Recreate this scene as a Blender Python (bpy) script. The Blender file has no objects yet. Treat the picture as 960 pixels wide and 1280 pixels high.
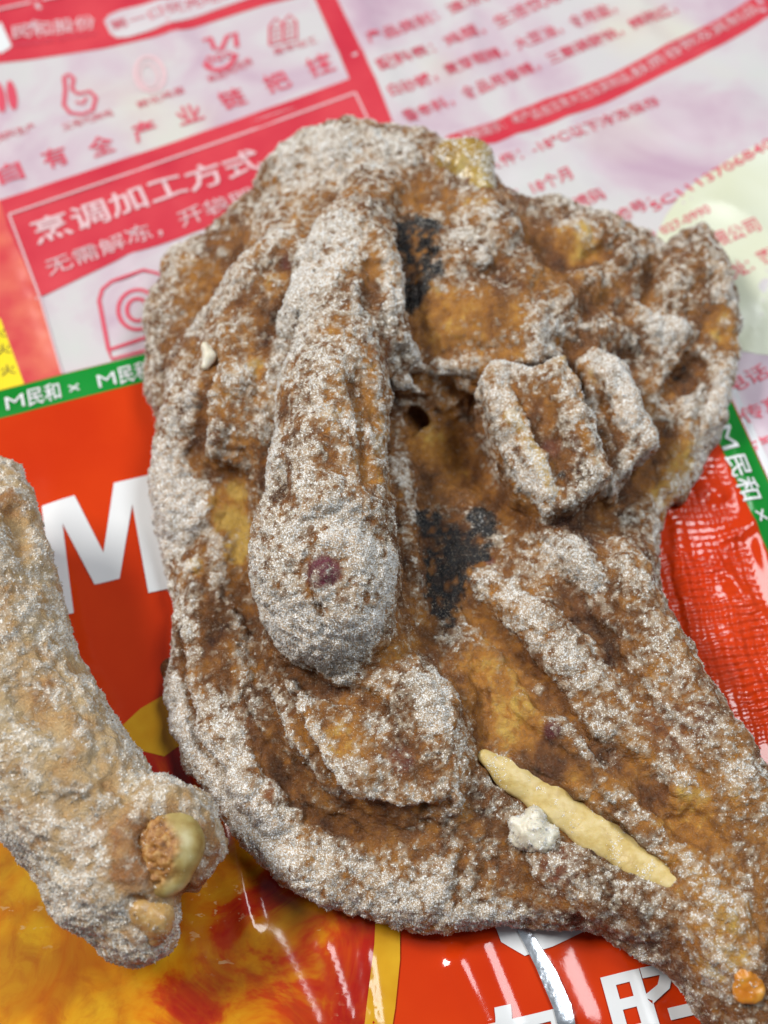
import bpy, math
import numpy as np
from mathutils import Matrix, Vector

S = bpy.context.scene
COL = S.collection
rng = np.random.default_rng(7)

# ------------------------------------------------------------------ camera
TILT, DIST, FOV = math.radians(27.0), 0.300, math.radians(45.0)
TGT = np.array([0.0, 0.0, 0.020])
FWD = np.array([0.0, math.sin(TILT), -math.cos(TILT)])
UP = np.array([0.0, math.cos(TILT), math.sin(TILT)])
RIGHT = np.array([1.0, 0.0, 0.0])
EYE = TGT - FWD * DIST
FPX = 640.0 / math.tan(FOV / 2)          # focal length in photo pixels (960 x 1280)
cd = bpy.data.cameras.new('camera')
cam = bpy.data.objects.new('camera', cd); COL.objects.link(cam)
cam.matrix_world = Matrix(((RIGHT[0], UP[0], -FWD[0], EYE[0]), (RIGHT[1], UP[1], -FWD[1], EYE[1]),
                           (RIGHT[2], UP[2], -FWD[2], EYE[2]), (0, 0, 0, 1)))
cd.sensor_fit = 'VERTICAL'; cd.sensor_height = 24.0
cd.lens = 12.0 / math.tan(FOV / 2)
cd.clip_start = 0.005; cd.clip_end = 10
cd.dof.use_dof = True; cd.dof.focus_distance = 0.268; cd.dof.aperture_fstop = 6.2
S.camera = cam

# ------------------------------------------------------------------ world and lamps (indoor, diffuse ceiling light)
W = bpy.data.worlds.new('World'); S.world = W; W.use_nodes = True
W.node_tree.nodes['Background'].inputs[0].default_value = (0.80, 0.90, 1.0, 1)
W.node_tree.nodes['Background'].inputs[1].default_value = 0.12

def area(name, loc, tgt, sx, sy, power, color):
    l = bpy.data.lights.new(name, 'AREA'); l.shape = 'RECTANGLE'; l.size = sx; l.size_y = sy
    l.energy = power; l.color = color
    o = bpy.data.objects.new(name, l); COL.objects.link(o); o.location = loc
    o.rotation_euler = (Vector(tgt) - Vector(loc)).to_track_quat('-Z', 'Y').to_euler()
    return o
area('ceiling_light', (-0.80, 0.25, 1.10), (0, 0, 0), 0.50, 0.26, 18, (1.0, 0.96, 0.90))
area('ceiling_panel', (0.56, 0.25, 1.10), (0.56, 0.2501, 0), 0.42, 0.72, 11.5, (0.94, 0.98, 1.0))

S.view_settings.view_transform = 'Standard'; S.view_settings.look = 'None'
S.view_settings.exposure = 0.0; S.view_settings.gamma = 1.0; S.view_settings.use_curve_mapping = False
S.cycles.use_denoising = True
S.cycles.max_bounces = 6; S.cycles.diffuse_bounces = 3; S.cycles.glossy_bounces = 3
S.cycles.transmission_bounces = 4; S.cycles.caustics_reflective = False; S.cycles.caustics_refractive = False

# ------------------------------------------------------------------ picking points on the table from directions of view (metres)
def ray(px, py):
    px = np.asarray(px, float); py = np.asarray(py, float)
    d = FWD + np.multiply.outer((px - 480) / FPX, RIGHT) - np.multiply.outer((py - 640) / FPX, UP)
    return d
def at(px, py, z=0.0):
    d = ray(px, py); t = (z - EYE[2]) / d[..., 2]
    return EYE + d * np.asarray(t)[..., None]
def depth(px, py, z=0.0):
    d = ray(px, py); return (z - EYE[2]) / d[..., 2]

# ------------------------------------------------------------------ numpy noise
def _hash(ix, iy, iz, seed):
    h = (ix * 374761393 + iy * 668265263 + iz * 2147483647 % 1274126177 + seed * 974711) & 0xffffffff
    h = ((h ^ (h >> 13)) * 1274126177) & 0xffffffff
    h = ((h ^ (h >> 16)) * 2246822519) & 0xffffffff
    return ((h ^ (h >> 15)) & 0xffffff).astype(np.float64) / 0xffffff
def vnoise(p, freq, seed=0):
    q = p * freq; i = np.floor(q).astype(np.int64); f = q - i; f = f * f * (3 - 2 * f)
    i[:, 2] = i[:, 2] * 7 + 13
    r = 0
    for dx in (0, 1):
        wx = f[:, 0] if dx else 1 - f[:, 0]
        for dy in (0, 1):
            wy = f[:, 1] if dy else 1 - f[:, 1]
            for dz in (0, 1):
                wz = f[:, 2] if dz else 1 - f[:, 2]
                r = r + wx * wy * wz * _hash(i[:, 0] + dx, i[:, 1] + dy, i[:, 2] + 7 * dz, seed)
    return r * 2 - 1
def fbm(p, freq, octv=3, seed=0):
    r = 0; a = 1.0; s = 0
    for o in range(octv):
        r = r + a * vnoise(p, freq * 2 ** o, seed + o); s += a; a *= .55
    return r / s
def sstep(a, b, x):
    t = np.clip((x - a) / (b - a), 0, 1); return t * t * (3 - 2 * t)

# ------------------------------------------------------------------ bag surfaces: height functions (metres)
def seg_dist(x, y, a, b):
    ax, ay = a[0], a[1]; bx, by = b[0] - a[0], b[1] - a[1]
    t = np.clip(((x - ax) * bx + (y - ay) * by) / (bx * bx + by * by), 0, 1)
    return np.hypot(x - ax - t * bx, y - ay - t * by), t
def creases(x, y, lst):
    z = 0
    for (p, q, w, h) in lst:
        d, t = seg_dist(x, y, at(*p), at(*q))
        z = z + h * np.exp(-(d / w) ** 2) * np.minimum(1, 6 * np.minimum(t + .02, 1.02 - t))
    return z
PINK_CR = [((0, 18), (420, -60), .0035, .0012), ((430, -40), (520, 200), .004, .0010), ((10, 268), (450, 112), .0016, .0007),
           ((8, 266), (78, 470), .0016, .0006), ((560, 230), (960, 120), .012, .0018), ((800, 330), (1000, 150), .010, .0015),
           ((600, 20), (960, -60), .010, .002), ((880, 420), (990, 330), .006, .0012)]
def z_pink(x, y):
    p = np.stack([x, y, x * 0 + .3], -1).reshape(-1, 3)
    n = fbm(p, 16, 2, 31).reshape(np.shape(x)); m = fbm(p, 55, 2, 33).reshape(np.shape(x))
    w = np.maximum(0, .22 - np.abs(fbm(p, 21, 2, 37))).reshape(np.shape(x))       # crinkles
    return .0016 + .0012 * n + .00035 * m + .0045 * w * w / .22 + creases(x, y, PINK_CR)
RED_CR = [((588, 1165), (646, 1310), .0034, .0010), ((636, 1130), (712, 1310), .0052, .0017), ((766, 1166), (812, 1310), .0048, .0015),
          ((560, 1190), (610, 1300), .0030, .0012), ((838, 640), (868, 880), .0018, .0010), ((826, 750), (850, 880), .0012, .0009),
          ((895, 690), (940, 660), .0022, .0014), ((860, 600), (900, 640), .0025, .0014), ((888, 480), (960, 740), .0022, .0006),
          ((240, 985), (330, 1200), .0030, .0013), ((290, 1010), (320, 1180), .0018, .0011), ((330, 1150), (400, 1300), .0025, .0008),
          ((400, 1170), (440, 1290), .0016, .0007), ((900, 800), (960, 900), .0024, .0013), ((880, 700), (960, 800), .0020, .0010),
          ((70, 560), (110, 880), .006, .0005), ((455, 1180), (470, 1300), .0014, .0007)]
def z_red(x, y):
    p = np.stack([x, y, x * 0 + .7], -1).reshape(-1, 3)
    n = fbm(p, 14, 2, 41).reshape(np.shape(x)); m = fbm(p, 45, 2, 43).reshape(np.shape(x)); f = vnoise(p, 160, 45).reshape(np.shape(x))
    c = at(885, 740); g = np.exp(-(((x - c[0]) / .016) ** 2 + ((y - c[1]) / .034) ** 2))   # crumpled side seal
    return .0042 + .0010 * n + (.00030 + .0004 * g) * m + .00008 * g * f + .0008 * g + creases(x, y, RED_CR)

# ------------------------------------------------------------------ node helpers
def mat(name):
    m = bpy.data.materials.new(name); m.use_nodes = True
    nt = m.node_tree; b = nt.nodes['Principled BSDF']
    return m, nt, b
def N(nt, typ, **kw):
    n = nt.nodes.new(typ)
    for k, v in kw.items():
        if k.startswith('i_'):
            key = k[2:]; key = int(key) if key.isdigit() else key.replace('_', ' ')
            n.inputs[key].default_value = v
        else: setattr(n, k, v)
    return n
def L(nt, a, b): nt.links.new(a, b)
def ramp(nt, fac, stops, interp='LINEAR'):
    r = nt.nodes.new('ShaderNodeValToRGB'); r.color_ramp.interpolation = interp
    e = r.color_ramp.elements
    while len(e) < len(stops): e.new(0.5)
    for k, (p, c) in enumerate(stops):
        e[k].position = p; e[k].color = (*c, 1) if len(c) == 3 else c
    L(nt, fac, r.inputs[0]); return r.outputs[0]
def mixc(nt, fac, a, b):
    m = nt.nodes.new('ShaderNodeMix'); m.data_type = 'RGBA'
    for s, v in ((m.inputs[0], fac), (m.inputs[6], a), (m.inputs[7], b)):
        if hasattr(v, 'links') or isinstance(v, bpy.types.NodeSocket): L(nt, v, s)
        else: s.default_value = v if not isinstance(v, tuple) or len(v) == 4 else (*v, 1)
    return m.outputs[2]
def math_(nt, op, a, b=None, clamp=False):
    m = nt.nodes.new('ShaderNodeMath'); m.operation = op; m.use_clamp = clamp
    for s, v in ((m.inputs[0], a), (m.inputs[1], b)):
        if v is None: continue
        if isinstance(v, bpy.types.NodeSocket): L(nt, v, s)
        else: s.default_value = v
    return m.outputs[0]
def pos(nt): return nt.nodes.new('ShaderNodeNewGeometry').outputs['Position']
def noise(nt, scale, detail=2, rough=.5, vec=None, dist=0):
    n = N(nt, 'ShaderNodeTexNoise', i_Scale=scale, i_Detail=detail, i_Roughness=rough, i_Distortion=dist)
    L(nt, vec or pos(nt), n.inputs['Vector']); return n.outputs['Fac']

def film(name, col_fn, rough=.22, bump=.15, seal=False):
    m, nt, b = mat(name)
    col = col_fn(nt)
    if isinstance(col, tuple): b.inputs['Base Color'].default_value = (*col, 1)
    else: L(nt, col, b.inputs['Base Color'])
    b.inputs['Roughness'].default_value = rough
    b.inputs['IOR'].default_value = 1.5
    bm = N(nt, 'ShaderNodeBump', i_Strength=bump, i_Distance=.0006)
    h = noise(nt, 260, 3, .6)
    if seal:
        h = seal_height(nt, h)
        bm.inputs['Strength'].default_value = .6; bm.inputs['Distance'].default_value = .0006
    L(nt, h, bm.inputs['Height']); L(nt, bm.outputs[0], b.inputs['Normal'])
    return m
def seal_height(nt, base):
    """knurled pattern of the heat seal along the bag's side, in bag coordinates"""
    c = at(885, 745, .005)
    mp = N(nt, 'ShaderNodeMapping', vector_type='POINT'); L(nt, pos(nt), mp.inputs[0])
    mp.inputs['Location'].default_value = (-c[0], -c[1], 0)
    rt = N(nt, 'ShaderNodeMapping', vector_type='POINT'); L(nt, mp.outputs[0], rt.inputs[0])
    rt.inputs['Rotation'].default_value = (0, 0, math.radians(-8))
    sp = N(nt, 'ShaderNodeSeparateXYZ'); L(nt, rt.outputs[0], sp.inputs[0])
    X, Y = sp.outputs[0], sp.outputs[1]
    wob = math_(nt, 'MULTIPLY', math_(nt, 'SUBTRACT', noise(nt, 140, 3, .6), .5), .0030)
    X = math_(nt, 'ADD', X, wob); Y = math_(nt, 'ADD', Y, wob)
    sx = math_(nt, 'SINE', math_(nt, 'MULTIPLY', X, 2 * math.pi / .0024))
    sy = math_(nt, 'SINE', math_(nt, 'MULTIPLY', Y, 2 * math.pi / .0020))
    w = math_(nt, 'ADD', math_(nt, 'MULTIPLY', sy, .8), math_(nt, 'MULTIPLY', sx, .5))
    mx = math_(nt, 'MULTIPLY', math_(nt, 'SUBTRACT', .0140, math_(nt, 'ABSOLUTE', X)), 250, clamp=True)
    my = math_(nt, 'MULTIPLY', math_(nt, 'SUBTRACT', .040, math_(nt, 'ABSOLUTE', Y)), 120, clamp=True)
    g = math_(nt, 'MULTIPLY', math_(nt, 'MULTIPLY', mx, my), ramp(nt, noise(nt, 90, 2), [(.34, (.1, .1, .1)), (.60, (1, 1, 1))]))
    return math_(nt, 'ADD', math_(nt, 'MULTIPLY', base, .10), math_(nt, 'MULTIPLY', w, g))

def printed(c1, c2, scale=60):
    return lambda nt: ramp(nt, noise(nt, scale, 3), [(.35, c1), (.65, c2)])

# ------------------------------------------------------------------ mesh helpers
def link(name, me, m, parent=None):
    o = bpy.data.objects.new(name, me); COL.objects.link(o)
    if m is not None: me.materials.append(m)
    if parent is not None: o.parent = parent
    return o
def thing(name, label, cat, loc):
    o = bpy.data.objects.new(name, None); COL.objects.link(o); o.empty_display_size = .02
    o.location = loc; o['label'] = label; o['category'] = cat
    return o
def adopt(o, root):
    o.parent = root; o.matrix_parent_inverse = Matrix.Translation(root.location).inverted()
def mesh_np(name, V, F):
    me = bpy.data.meshes.new(name); V = np.asarray(V, np.float32); F = np.asarray(F, np.int32); k = F.shape[1]
    me.vertices.add(len(V)); me.vertices.foreach_set('co', V.ravel())
    me.loops.add(F.size); me.loops.foreach_set('vertex_index', F.ravel())
    me.polygons.add(len(F)); me.polygons.foreach_set('loop_start', np.arange(0, F.size, k, dtype=np.int32))
    me.update(calc_edges=True); me.validate()
    me.polygons.foreach_set('use_smooth', np.ones(len(me.polygons), bool))
    return me
def grid_sheet(name, P, thick):
    """closed thin sheet from a grid of top points P[n,m,3]"""
    n, m = P.shape[:2]
    Vt = P.reshape(-1, 3); Vb = Vt - np.array([0, 0, thick]); V = np.concatenate([Vt, Vb])
    i = np.arange(n * m).reshape(n, m)
    q = np.stack([i[:-1, :-1], i[1:, :-1], i[1:, 1:], i[:-1, 1:]], -1).reshape(-1, 4)
    def up(q):
        a, b, d = V[q[0, 0]], V[q[0, 1]], V[q[0, 3]]
        return q if np.cross(b - a, d - a)[2] > 0 else q[:, ::-1]
    q = up(q); qb = q[:, ::-1] + n * m
    ring = np.concatenate([i[0, :-1], i[:-1, -1], i[-1, :0:-1], i[:0:-1, 0]])
    nx = np.roll(ring, -1); w = np.stack([ring, nx, nx + n * m, ring + n * m], -1)
    return mesh_np(name, V, np.concatenate([q, qb, w]))

def tess(me_src, maxlen):
    """triangulate and split long edges of a flat bmesh"""
    import bmesh
    bm = bmesh.new(); bm.from_mesh(me_src)
    bmesh.ops.triangulate(bm, faces=bm.faces)
    for _ in range(7):
        es = [e for e in bm.edges if e.calc_length() > maxlen]
        if not es: break
        bmesh.ops.subdivide_edges(bm, edges=es, cuts=1)
        bmesh.ops.triangulate(bm, faces=[f for f in bm.faces if len(f.verts) > 3])
    return bm
def drape(bm, zf, off):
    v = np.array([p.co[:] for p in bm.verts]); z = zf(v[:, 0], v[:, 1]) + off
    for p, h in zip(bm.verts, z): p.co.z = h
def finish(bm, name, m, parent):
    me = bpy.data.meshes.new(name)
    for f in bm.faces:
        f.normal_update()
        if f.normal.z < 0: f.normal_flip()
        f.smooth = True
    bm.to_mesh(me); bm.free()
    o = link(name, me, m); adopt(o, parent); return o
ZREF = {'pink': .0018, 'red': .0045}
def patch(name, pts, m, parent, zf, zr, off, holes=None, maxlen=.004):
    """flat printed area given by its outline, laid on a bag"""
    import bmesh
    P = at(*np.array(pts, float).T, zr)
    bm = bmesh.new(); vs = [bm.verts.new((p[0], p[1], 0)) for p in P]
    es = [bm.edges.new((vs[i], vs[(i + 1) % len(vs)])) for i in range(len(vs))]
    bmesh.ops.triangle_fill(bm, edges=es, use_beauty=True)
    me = bpy.data.meshes.new('tmp'); bm.to_mesh(me); bm.free()
    b2 = tess(me, maxlen); bpy.data.meshes.remove(me); drape(b2, zf, off)
    return finish(b2, name, m, parent)
def text(body, p0, p1, hpx, m, parent, zf, zr, off, bold=0.0, name='lettering', maxlen=.003):
    c = bpy.data.curves.new('tmp', 'FONT'); c.body = body; c.fill_mode = 'FRONT'; c.offset = bold; c.resolution_u = 2
    o = bpy.data.objects.new('tmp', c); COL.objects.link(o)
    bpy.context.view_layer.update()
    me = bpy.data.meshes.new_from_object(o.evaluated_get(bpy.context.evaluated_depsgraph_get()))
    bpy.data.objects.remove(o); bpy.data.curves.remove(c)
    v = np.array([q.co[:] for q in me.vertices]); w = v[:, 0].max() - v[:, 0].min(); x0 = v[:, 0].min()
    A, B = at(*p0, zr), at(*p1, zr); ux = (B - A); ln = np.hypot(ux[0], ux[1]); ux = ux / ln
    uy = np.array([-ux[1], ux[0], 0]); hs = hpx * depth(*p0, zr) / FPX / .9
    P = A + np.outer((v[:, 0] - x0) / w * ln, ux) + np.outer(v[:, 1] * hs, uy)
    for q, co in zip(me.vertices, P): q.co = (co[0], co[1], 0)
    b2 = tess(me, maxlen); bpy.data.meshes.remove(me); drape(b2, zf, off)
    return finish(b2, name, m, parent)
def stroke(pts, wpx, m, parent, zf, zr, off, name='printed_icon', closed=False):
    """an inked line of even width through points"""
    import bmesh
    P = at(*np.array(pts, float).T, zr)[:, :2]; n = len(P)
    w = wpx * depth(*pts[0], zr) / FPX / 2
    if closed: T = np.roll(P, -1, 0) - np.roll(P, 1, 0)
    else: T = np.gradient(P, axis=0)
    T /= np.linalg.norm(T, axis=1)[:, None] + 1e-12; Nn = np.stack([-T[:, 1], T[:, 0]], -1)
    bm = bmesh.new()
    a = [bm.verts.new((*(p + k * w), 0)) for p, k in zip(P, Nn)]; b = [bm.verts.new((*(p - k * w), 0)) for p, k in zip(P, Nn)]
    for i in range(n if closed else n - 1):
        j = (i + 1) % n; bm.faces.new((a[i], a[j], b[j], b[i]))
    drape(bm, zf, off); return finish(bm, name, m, parent)
def ell(cx, cy, rx, ry, rot=0, n=28, a0=0, a1=360):
    t = np.radians(np.linspace(a0, a1, n, endpoint=(a1 - a0) % 360 != 0)); c, s = math.cos(math.radians(rot)), math.sin(math.radians(rot))
    return [(cx + rx * math.cos(k) * c - ry * math.sin(k) * s, cy + rx * math.cos(k) * s + ry * math.sin(k) * c) for k in t]

# ================================================================== the table
def table():
    m, nt, b = mat('table_laminate')
    L(nt, ramp(nt, noise(nt, 40, 3), [(.3, (.55, .55, .54)), (.7, (.66, .66, .65))]), b.inputs['Base Color'])
    b.inputs['Roughness'].default_value = .4
    P = np.zeros((2, 2, 3)); P[0, :, 0] = -.6; P[1, :, 0] = .6; P[:, 0, 1] = -.5; P[:, 1, 1] = .7; P[..., 2] = -.0016
    o = link('table_top', grid_sheet('table_top', P, .02), m); o['kind'] = 'structure'
table()

# ================================================================== pink and white bag, lying back side up
CRIM = (.55, .035, .060); ROSE = (.66, .10, .13)
def clouds(nt):
    a = noise(nt, 28, 4, .55, dist=.6); c = ramp(nt, a, [(.30, (.47, .33, .42)), (.44, (.54, .44, .50)), (.56, (.56, .53, .55)), (.8, (.54, .57, .545))])
    y = noise(nt, 17, 2, .5)
    return mixc(nt, ramp(nt, y, [(.56, (0, 0, 0)), (.72, (.45, .45, .45))]), c, (.64, .64, .46))
M_PINK = film('pink_white_film', clouds, .30, .02)
M_CRIM = film('crimson_print', printed((.52, .030, .055), (.60, .055, .075), 45), .30, .02)
M_CORAL = film('coral_print', printed((.56, .05, .06), (.68, .16, .10), 70), .30, .02)
M_INK = film('rose_ink', lambda nt: (.62, .075, .12), .35, .05)
M_INKW = film('pale_ink', lambda nt: (.70, .48, .51), .35, .05)
M_WHITE = film('white_print', lambda nt: (.68, .70, .72), .30, .05)
M_PANEL = film('white_panel_print', printed((.54, .45, .50), (.60, .57, .59), 40), .30, .05)
M_YEL = film('yellow_print', lambda nt: (.80, .66, .02), .30, .05)
M_DARK = film('dark_ink', lambda nt: (.10, .06, .03), .35, .05)

bag2 = thing('food_bag', 'white and crimson printed food bag lying text side up behind the red bag', 'food bag', at(480, 100, 0))
def pink_bag():
    A = at(-260, 560); u = at(1250, 30) - A; u = u / np.linalg.norm(u); v = np.array([-u[1], u[0], 0]); A = A - v * .06
    n, m = 230, 150
    s, t = np.meshgrid(np.linspace(0, .46, n), np.linspace(-.10, .30, m), indexing='ij')
    P = A + s[..., None] * u + t[..., None] * v
    P[..., 2] = z_pink(P[..., 0], P[..., 1])
    adopt(link('film', grid_sheet('film', P, .0008), M_PINK), bag2)
pink_bag()
def pk(fn, *a, off=.00012, **k): return fn(*a, bag2, z_pink, ZREF['pink'], off, **k)
pk(patch, 'printed_band', [(-60, 30), (-60, -60), (420, -140), (402, -12), (330, 5), (240, 34), (130, 60), (0, 82), (-60, 92)], M_CRIM)
pk(patch, 'printed_bar', [(385, -22), (402, -30), (420, -5), (470, 100), (505, 190), (480, 200), (437, 98)], M_CRIM, off=.00016)
pk(patch, 'printed_panel', [(0, 252), (220, 176), (437, 98), (500, 190), (470, 215), (345, 254), (160, 320), (50, 372), (10, 285)], M_CRIM, off=.00020)
pk(patch, 'printed_strip', [(-60, 272), (0, 252), (10, 285), (50, 372), (80, 475), (34, 490), (0, 397), (-60, 420)], M_CORAL, off=.00022)
pk(patch, 'printed_strip', [(-60, 420), (0, 397), (34, 490), (-20, 505), (-60, 510)], M_YEL, off=.00016)
for q in ((2, 420), (8, 440), (14, 466)): pk(text, '火', (q[0] - 12, q[1] + 4), (q[0] + 6, q[1]), 16, M_DARK, off=.0003)
pk(patch, 'printed_band', [(545, 186), (560, 168), (620, 150), (690, 122), (760, 94), (830, 58), (900, 22), (960, -14), (1010, -40), (1012, 0), (960, 22), (900, 58), (830, 92), (760, 128), (690, 156), (620, 180)], M_CRIM)
pk(patch, 'printed_corner', [(432, -30), (520, -60), (510, -28), (436, -2)], M_CRIM)
M_PALEY = film('pale_yellow_print', printed((.60, .62, .46), (.64, .67, .56), 30), .30, .02)
pk(patch, 'printed_circle', ell(1000, 310, 190, 132, -14, 40), M_PALEY)
# frame lines on the crimson panel
pk(stroke, [(12, 270), (150, 222), (300, 168), (444, 116)], 3, M_INKW, off=.0004, name='printed_line')
pk(stroke, [(12, 270), (30, 318), (50, 372), (78, 468)], 2.5, M_INKW, off=.0004, name='printed_line')
pk(stroke, [(444, 116), (470, 170)], 2.5, M_INKW, off=.0004, name='printed_line')
pk(stroke, [(-20, 18), (60, 4), (140, -14)], 3, M_INKW, off=.0004, name='printed_line')
# header
pk(text, '民和股份', (17, 52), (120, 34), 25, M_INKW, off=.0004, bold=.01)
pk(text, 'MINHE GUFEN', (20, 62), (120, 44), 8, M_INK, off=.0004)
pk(patch, 'printed_emblem', [(-14, 36), (2, 30), (16, 62), (4, 70), (-10, 70)], M_WHITE, off=.0003)
pk(patch, 'printed_label', [(130, 26), (136, 18), (150, 12), (230, -6), (330, -34), (340, -14), (250, 18), (160, 46), (146, 47), (138, 42)], M_PANEL, off=.0003)
pk(text, '第一口优先吃的鸡', (140, 38), (322, -14), 18, M_INK, off=.0005)
# the row of icons
for (x, y, s) in ((-14, 128, 1), (4, 126, 1), (18, 122, 1)): pk(patch, 'printed_icon', ell(x - 2, y, 6, 19, -10), M_INK, off=.0003)
pk(stroke, [(80, 96), (86, 93), (92, 98), (90, 112), (98, 118), (112, 114), (120, 122), (116, 138), (102, 144), (88, 142), (80, 132), (82, 112), (80, 96)], 5, M_INK, off=.0003)
pk(stroke, [(95, 128), (104, 130), (108, 122)], 4, M_INK, off=.0003)
pk(stroke, ell(187, 92, 18, 22, -14), 5, M_INKW, off=.0003, closed=True)
pk(stroke, ell(186, 94, 11, 15, -14), 3, M_INKW, off=.0003, closed=True)
pk(stroke, ell(275, 72, 20, 14, -16, a0=0, a1=180, n=14), 6, M_INK, off=.0003)
pk(stroke, [(254, 50), (262, 46), (268, 60), (276, 62), (284, 44), (294, 40), (296, 58)], 6, M_INK, off=.0003)
for k in range(3): pk(stroke, ell(262 + 12 * k, 76 - 4 * k, 4, 4), 2.5, M_INK, off=.0003, closed=True)
for (x, y) in ((345, 38), (362, 34)):
    pk(stroke, [(x - 8, y + 18), (x - 8, y - 6), (x, y - 16), (x + 8, y - 8), (x + 9, y + 14), (x - 8, y + 18)], 3, M_INK, off=.0003)
    for k in range(3): pk(stroke, [(x - 5, y + 12 - 7 * k), (x + 5, y + 9 - 7 * k)], 2.5, M_INK, off=.0003)
for b_, p0, p1 in (('优质饲料生产', (-26, 188), (46, 164)), ('父母代种鸡', (80, 165), (142, 144)), ('孵化鸡苗', (174, 135), (232, 114)),
                   ('商品鸡饲养', (262, 102), (318, 80)), ('屠宰加工', (344, 70), (398, 52))):
    pk(text, b_, p0, p1, 13, M_INK, off=.0003)
for ch, x, y in zip('自有全产业链把控', (2, 58, 116, 170, 226, 280, 336, 390), (232, 212, 197, 177, 156, 136, 115, 95)):
    pk(text, ch, (x, y), (x + 30, y - 10), 31, M_INK, off=.0003, bold=.015)
# cooking panel
pk(text, '烹调加工方式', (46, 305), (330, 208), 38, M_INKW, off=.0005, bold=.015)
pk(text, '无需解冻，开袋即可', (62, 345), (352, 238), 26, M_INKW, off=.0005)
pk(stroke, [(136, 438), (124, 376), (128, 362), (140, 352), (180, 340), (200, 344), (214, 360), (226, 400), (234, 415)], 5, M_INK, off=.0003)
pk(stroke, [(136, 438), (180, 424), (240, 408)], 5, M_INK, off=.0003)
pk(stroke, [(136, 438), (140, 450), (180, 440), (240, 424)], 4, M_INK, off=.0003)
pk(stroke, ell(172, 388, 24, 25), 5, M_INK, off=.0003, closed=True)
pk(stroke, ell(172, 388, 13, 14), 5, M_INK, off=.0003, closed=True)
# right hand text block
for b_, p0, p1, h in (('产品类别：速冻调理肉制品', (462, 56), (700, -34), 20), ('配料表：鸡腿，生活饮用水，食用盐', (476, 90), (800, -34), 20),
                      ('白砂糖，麦芽糊精，大豆油，食用盐，', (490, 122), (772, 14), 20), ('香辛料，食品用香精，三聚磷酸钠，辣椒红，', (508, 154), (848, 14), 20)):
    pk(text, b_, p0, p1, h, M_INK, off=.0003, bold=.008)
for b_, p0, p1 in (('致敏提示：本产品含', (580, 178), (690, 143)), ('注意大豆及其制品，', (690, 143), (795, 97)), ('麸质谷物及其制品', (795, 97), (950, 14))):
    pk(text, b_, p0, p1, 17, M_INKW, off=.0005)
for b_, p0, p1, h in (('贮存条件：-18℃以下冷冻保存', (570, 236), (826, 134), 20), ('保质期：18个月', (590, 270), (716, 224), 20), ('生产日期：见喷码', (606, 302), (758, 248), 20),
                      ('许可证编号：', (714, 308), (818, 258), 19), ('SC1113706840', (818, 268), (966, 190), 19), ('食品生产 027-0990', (760, 330), (888, 270), 16),
                      ('民和食品有限公司', (800, 345), (950, 290), 22), ('地址：蓬莱区', (905, 355), (1000, 316), 24), ('电话', (912, 495), (964, 470), 22), ('传真', (930, 532), (984, 508), 22), ('产地', (945, 570), (996, 550), 22)):
    pk(text, b_, p0, p1, h, M_INK, off=.0003, bold=.008)

# ================================================================== red bag, printed front up
M_RED = film('red_film', printed((.52, .030, .003), (.58, .042, .004), 30), .10, .03, seal=True)
M_GREEN = film('green_print', printed((.005, .20, .020), (.010, .25, .035), 50), .20, .02)
def dish(nt):
    p = pos(nt); a = noise(nt, 34, 5, .62, dist=1.2); b = noise(nt, 150, 4, .65, dist=.8)
    o = at(70, 1200, .0045); sp = N(nt, 'ShaderNodeVectorMath', operation='DISTANCE'); L(nt, p, sp.inputs[0]); sp.inputs[1].default_value = tuple(o)
    d = math_(nt, 'MULTIPLY', sp.outputs['Value'], 4.6)
    a = math_(nt, 'SUBTRACT', math_(nt, 'ADD', a, .22), d)
    c = ramp(nt, a, [(.24, (.22, .006, .006)), (.42, (.42, .016, .008)), (.50, (.52, .060, .006)), (.56, (.60, .20, .006)), (.74, (.66, .36, .015))])
    wv = N(nt, 'ShaderNodeVectorMath', operation='ADD'); nz = N(nt, 'ShaderNodeTexNoise', i_Scale=55, i_Detail=3); L(nt, p, nz.inputs['Vector'])
    sc_ = N(nt, 'ShaderNodeVectorMath', operation='SCALE'); L(nt, nz.outputs['Color'], sc_.inputs[0]); sc_.inputs['Scale'].default_value = .022; L(nt, p, wv.inputs[0]); L(nt, sc_.outputs[0], wv.inputs[1])
    vo = N(nt, 'ShaderNodeTexVoronoi', i_Scale=75, feature='F1'); L(nt, wv.outputs[0], vo.inputs['Vector'])
    c = mixc(nt, ramp(nt, vo.outputs['Distance'], [(.32, (0, 0, 0)), (.62, (.42, .42, .42))]), c, (.26, .012, .006))
    c = mixc(nt, ramp(nt, b, [(.50, (0, 0, 0)), (.75, (.5, .5, .5))]), c, (.34, .04, .008))
    vm = N(nt, 'ShaderNodeMapping'); vm.inputs['Scale'].default_value = (1, 1.7, 1); L(nt, p, vm.inputs[0])
    v = N(nt, 'ShaderNodeTexNoise', i_Scale=420, i_Detail=2, i_Roughness=.6); L(nt, vm.outputs[0], v.inputs['Vector'])
    fl = math_(nt, 'MULTIPLY', ramp(nt, v.outputs['Fac'], [(.60, (0, 0, 0)), (.66, (1, 1, 1))]), ramp(nt, noise(nt, 90, 3), [(.58, (0, 0, 0)), (.66, (1, 1, 1))]))
    return mixc(nt, math_(nt, 'MULTIPLY', fl, .45), c, (.70, .52, .28))
M_DISH = film('roast_dish_print', dish, .14, .02)
M_DYEL = film('yellow_edge_print', printed((.55, .26, .01), (.66, .38, .02), 80), .16, .10)
M_SILV = film('bare_foil', lambda nt: (.70, .72, .76), .18, .10)

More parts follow.
